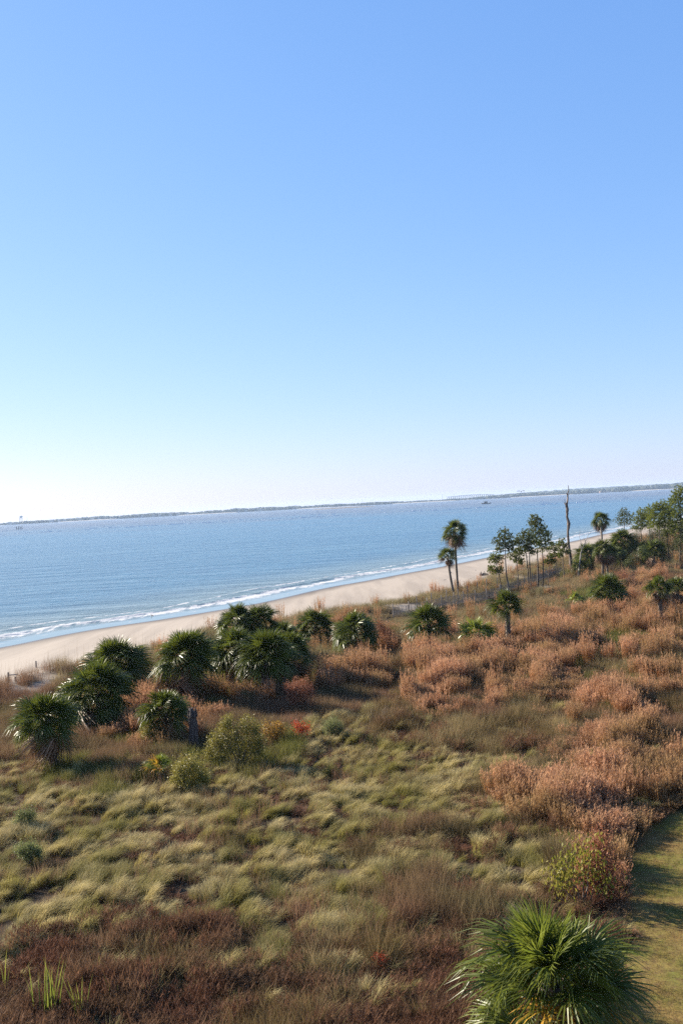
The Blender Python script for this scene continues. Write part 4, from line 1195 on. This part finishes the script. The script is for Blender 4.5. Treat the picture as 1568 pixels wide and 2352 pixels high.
tag(new_obj("far_shore", mb.mesh("far_shore", M_fsand, True)), kind='structure')
ico_v = []; ico_f = []
import bmesh
bm = bmesh.new(); bmesh.ops.create_icosphere(bm, subdivisions=2, radius=1.0)
bm.verts.ensure_lookup_table()
ico_v = np.array([v.co[:] for v in bm.verts]); ico_f = [tuple(v.index for v in f.verts) for f in bm.faces]; bm.free()
def htree(px):
    """height of the far wood along the shore, metres"""
    xs = [-500, 0, 90, 200, 330, 470, 490, 640, 760, 900, 960, 1080, 1150, 1250, 1400, 1568, 2100]
    hs = [12, 10, 15, 15, 16, 13, 20, 15, 14, 11, 8, 9, 15, 17, 19, 26, 26]
    return float(np.interp(px, xs, hs))
mb = MB(); random.seed(3)
for i in range(4200):
    px = random.uniform(-450, 2050); dr = 30 + 160 * R_() ** 1.5
    H = htree(px) * random.uniform(.6, 1.12) * (.8 + .4 * float(vn(np.array([px]), np.array([0.]), 26, 71)[0]))
    p0 = far_pt(px, FD + dr, SEA + 2)
    wd = H * random.uniform(.5, .9)
    v = ico_v * np.array([wd, wd, H * .55]) * (1 + .16 * (rng.random((len(ico_v), 1)) - .5)) + np.array([p0.x, p0.y, p0.z + H * .45])
    mb.add(v, ico_f)
tag(new_obj("far_woodland", mb.mesh("far_woodland", M_ftree)), kind='stuff')
mb = MB()
for i in range(700):       # a second, higher and farther wood behind the right half
    px = random.uniform(1120, 2050); H = random.uniform(24, 36) * min(1, (px - 1050) / 260) ** .5
    p0 = far_pt(px, FD + 1900 + 200 * R_(), SEA + 3); wd = H * random.uniform(.7, 1.1)
    v = ico_v * np.array([wd, wd, H * .5]) + np.array([p0.x, p0.y, p0.z + H * .42])
    mb.add(v, ico_f)
tag(new_obj("distant_woodland", mb.mesh("distant_woodland", M_ftree)), kind='stuff')
# houses
M_fw = simple_mat("house_wall_white", (0.5, 0.5, 0.48), (0.58, 0.57, 0.55), .1, bump=0)
M_fr = simple_mat("house_roof_grey", (0.20, 0.19, 0.19), (0.28, 0.26, 0.25), .1, bump=0)
def house(px, W, H, label="white beach house among trees on the far shore", grp="white houses on the far shore"):
    p0 = far_pt(px, FD + 30, SEA + 1.8); root = empty("beach_house", p0, label, "house", grp)
    mb = MB(); mb.box((0, 0, H / 2), W, 12, H); new_obj("wall", mb.mesh("wall", M_fw), None, root)
    mb = MB(); mb.add([(-W * .54, -6.6, H), (W * .54, -6.6, H), (W * .54, 6.6, H), (-W * .54, 6.6, H), (-W * .35, 0, H + 4), (W * .35, 0, H + 4)], [(0, 1, 5, 4), (2, 3, 4, 5), (1, 2, 5), (3, 0, 4), (3, 2, 1, 0)])
    new_obj("roof", mb.mesh("roof", M_fr), None, root)
    wm = MB(); wm.box((0, 0, 0), 2.0, .1, 2.2); wme = wm.mesh("window", M_fr)
    for k in (-1, 0, 1):
        o = new_obj("window", wme, None, root); o.location = (k * W * .3, -6.02, H * .6)
random.seed(12)
for px in [22, 35, 120, 133, 150, 182, 190, 212, 226, 325, 335, 352, 366, 390, 410, 432, 535, 548, 566, 590, 603]:
    house(px + random.uniform(-3, 3), random.uniform(12, 26), random.uniform(7, 11))
# water tower
p0 = far_pt(48, FD + 120, SEA + 2); root = empty("water_tower", p0, "water tower with a bulbous tank above the far left shore", "water tower")
mb = MB(); mb.tube([(0, 0, 30), (0, 0, 32.5), (0, 0, 37), (0, 0, 40), (0, 0, 41.5)], [3, 8, 9, 7, 2], 16); new_obj("tank", mb.mesh("tank", M_fw), None, root)
for k in range(6):
    a = k * math.pi / 3; mb = MB(); mb.tube([(math.cos(a) * 9, math.sin(a) * 9, -1), (math.cos(a) * 7, math.sin(a) * 7, 34)], [.6, .6], 5); new_obj("leg", mb.mesh("leg", M_fw), None, root)
def mast(px, H, label):
    mb = MB(); mb.tube([(0, 0, 0), (0, 0, H)], [.9, .5], 5)
    tag(new_obj("radio_mast", mb.mesh("radio_mast", M_fr), None, None, far_pt(px, FD + 200, SEA + 2)), label, "mast", "thin masts above the far shore")
mast(62, 34, "thin mast right of the water tower on the far shore"); mast(833, 32, "thin mast over the middle of the far shore"); mast(1017, 40, "thin mast at the start of the far bridge"); mast(1045, 40, "thin mast over the middle of the far bridge")
# bridge
root = empty("bridge", far_pt(1070, FD + 900, SEA), "long low white bridge on piers at the horizon", "bridge"); rb = root.location
mb = MB(); pa = []
for i in range(25):
    t = i / 24; px = 1028 + 108 * t
    pa.append(far_pt(px, FD + 900, SEA + 20 + 6 * math.sin(math.pi * t)) - rb)
for a, b in zip(pa[:-1], pa[1:]):
    n_ = (b - a).normalized(); c_ = n_.cross(Vector((0, 0, 1))) * 6
    z1 = Vector((0, 0, 3.2))
    mb.add([a - c_, b - c_, b + c_, a + c_, a - c_ + z1, b - c_ + z1, b + c_ + z1, a + c_ + z1], [(0, 3, 2, 1), (4, 5, 6, 7), (0, 1, 5, 4), (3, 7, 6, 2)])
new_obj("deck", mb.mesh("deck", M_fw), None, root)
pier = MB(); pier.box((0, 0, -12), 5, 8, 26); pme = pier.mesh("pier", M_fw)
for p_ in pa[::1]:
    o = new_obj("pier", pme, None, root); o.location = p_
# old fort wall at the waterline
p0 = far_pt(1392, FD - 40, SEA); root = empty("fort_wall", p0, "low brick fort wall at the waterline of the far shore", "fort")
M_brick = simple_mat("fort_brick", (0.26, 0.16, 0.12), (0.36, 0.24, 0.19), .05, bump=0)
mb = MB(); mb.box((0, 0, 3), 62, 14, 8); mb.box((-24, -1, 4), 10, 17, 10); new_obj("wall", mb.mesh("wall", M_brick), None, root)
# sandbar island
M_bar = simple_mat("marsh_island", (0.16, 0.13, 0.10), (0.24, 0.20, 0.16), .05, bump=0)
X, Y = np.meshgrid(np.linspace(-1, 1, 60), np.linspace(-1, 1, 14))
c0 = far_pt(790, 3250)
hh = np.clip(1 - X ** 2 - Y ** 2 * 1.0, 0, 1) ** .5 * (3.4 + 1.6 * vn(X * 100, Y * 100 + 50, 9, 81)) - .6
idx = np.arange(X.size).reshape(X.shape)
q = np.stack([idx[:-1, :-1], idx[:-1, 1:], idx[1:, 1:], idx[1:, :-1]], -1).reshape(-1, 4)
ob = new_obj("sandbar", grid_mesh("sandbar", (X * 108 + c0.x).ravel(), (Y * 60 + c0.y).ravel(), (hh + SEA).ravel(), q, {}, M_bar))
tag(ob, kind='structure')
# whitecaps on the shoal
M_foam = simple_mat("foam", (0.95, 0.95, 0.95), (1.0, 1.0, 1.0), .5, rough=.6, bump=0)
mb = MB(); random.seed(9)
for i in range(420):
    px = random.uniform(-100, 1700)
    if random.random() < .3: px = random.gauss(random.choice([745, 960, 1080, 1250, 1330, 470]), 28)
    dist = 1250 + random.gauss(0, 32) + (random.uniform(-60, 700) if random.random() < .3 else 0)
    p0 = far_pt(px, dist); L = random.uniform(1.2, 6) if random.random() < .8 else random.uniform(6, 14); h = random.uniform(.15, .5)
    mb.tube([p0 + Vector((-L / 2, 0, -.05)), p0 + Vector((-L / 4, .1, h * .3)), p0 + Vector((L / 4, 0, h * .3)), p0 + Vector((L / 2, .2, -.05))], [.03, h, h * .9, .03], 5, jit=.3)
for i in range(260):
    px = random.uniform(-60, 1640); dist = 900 + 4000 * R_() ** 1.5
    p0 = far_pt(px, dist); L = random.uniform(.5, 1.8); h = random.uniform(.08, .16)
    if float(shore_s(np.array([p0.x]), np.array([p0.y]))[0]) > -60: continue
    mb.tube([p0 + Vector((-L / 2, 0, -.02)), p0 + Vector((0, 0, h * .4)), p0 + Vector((L / 2, 0, -.02))], [.02, h, .02], 5)
tag(new_obj("whitecaps", mb.mesh("whitecaps", M_foam)), kind='stuff')
# boat, channel piles, bird
M_hull = simple_mat("boat_hull", (0.10, 0.11, 0.13), (0.14, 0.15, 0.17), 1, bump=0)
pb = far_pt(1117, 1850)
root = empty("fishing_boat", pb, "small dark fishing boat far out on the sea", "boat")
mb = MB(); Lh = 9.0
mb.add([(-Lh, -1.8, 1.6), (Lh * .6, -1.8, 1.6), (Lh, 0, 2.2), (Lh * .6, 1.8, 1.6), (-Lh, 1.8, 1.6), (-Lh, -1.2, -.3), (Lh * .55, -1.0, -.3), (Lh * .85, 0, -.3), (Lh * .55, 1.0, -.3), (-Lh, 1.2, -.3)],
       [(0, 1, 2, 3, 4), (0, 5, 6, 1), (1, 6, 7, 2), (2, 7, 8, 3), (3, 8, 9, 4), (4, 9, 5, 0), (9, 8, 7, 6, 5)])
new_obj("hull", mb.mesh("hull", M_hull), None, root)
mb = MB(); mb.box((-1, 0, 2.9), 6, 2.6, 2.6); mb.box((-1, 0, 4.35), 7, 3, .25); new_obj("cabin", mb.mesh("cabin", M_hull), None, root)
for i, (px, lb) in enumerate([(37, "leftmost channel pile in the sea at the far left"), (41, "second channel pile from the left"), (45, "third channel pile from the left"), (49, "rightmost of the channel piles at the far left")]):
    mb = MB(); mb.tube([(0, 0, -1), (0, 0, 5.5)], [.7, .6], 6)
    tag(new_obj("channel_pile", mb.mesh("channel_pile", M_hull), None, None, far_pt(px, 1830 + 20 * i)), lb, "piling", "channel piles in the sea")
pbird = on_y(1196, 1129, 240)
mb = MB()
mb.tube([(-.32, 0, 0), (-.1, 0, .02), (.15, 0, .02), (.3, 0, 0)], [.02, .09, .08, .02], 6)
mb.add([(-.08, 0, .04), (.12, 0, .04), (.02, -.45, .2), (-.12, -.85, .05)], [(0, 1, 2), (0, 2, 3)]); mb.add([(-.08, 0, .04), (.12, 0, .04), (.02, .45, .2), (-.12, .85, .05)], [(0, 2, 1), (0, 3, 2)])
b_ = new_obj("seabird", mb.mesh("seabird", M_hull), None, None, pbird); b_.rotation_euler = (0, .1, rad(70)); b_.scale = (1.3, 1.3, 1.3)
tag(b_, "dark seabird gliding low over the horizon", "bird")
for i, (a, b, lb) in enumerate([(172 * 1, 1510 - 5, "dark seabird standing on the sand")][:0]): pass

# ------------------------------------------------------------------ haze
hm = bpy.data.materials.new("haze_air"); hm.use_nodes = True; nt = hm.node_tree
nt.nodes.remove(nt.nodes['Principled BSDF'])
pv = nt.nodes.new('ShaderNodeVolumePrincipled'); pv.inputs['Color'].default_value = (0.58, 0.76, 1.0, 1); pv.inputs['Density'].default_value = 0.00006
pv.inputs['Anisotropy'].default_value = 0.1
nt.links.new(pv.outputs[0], nt.nodes['Material Output'].inputs['Volume'])
mb = MB(); mb.box((0, 4200, 17), 20000, 10500, 54)
hb = new_obj("haze", mb.mesh("haze", hm)); tag(hb, kind='stuff')
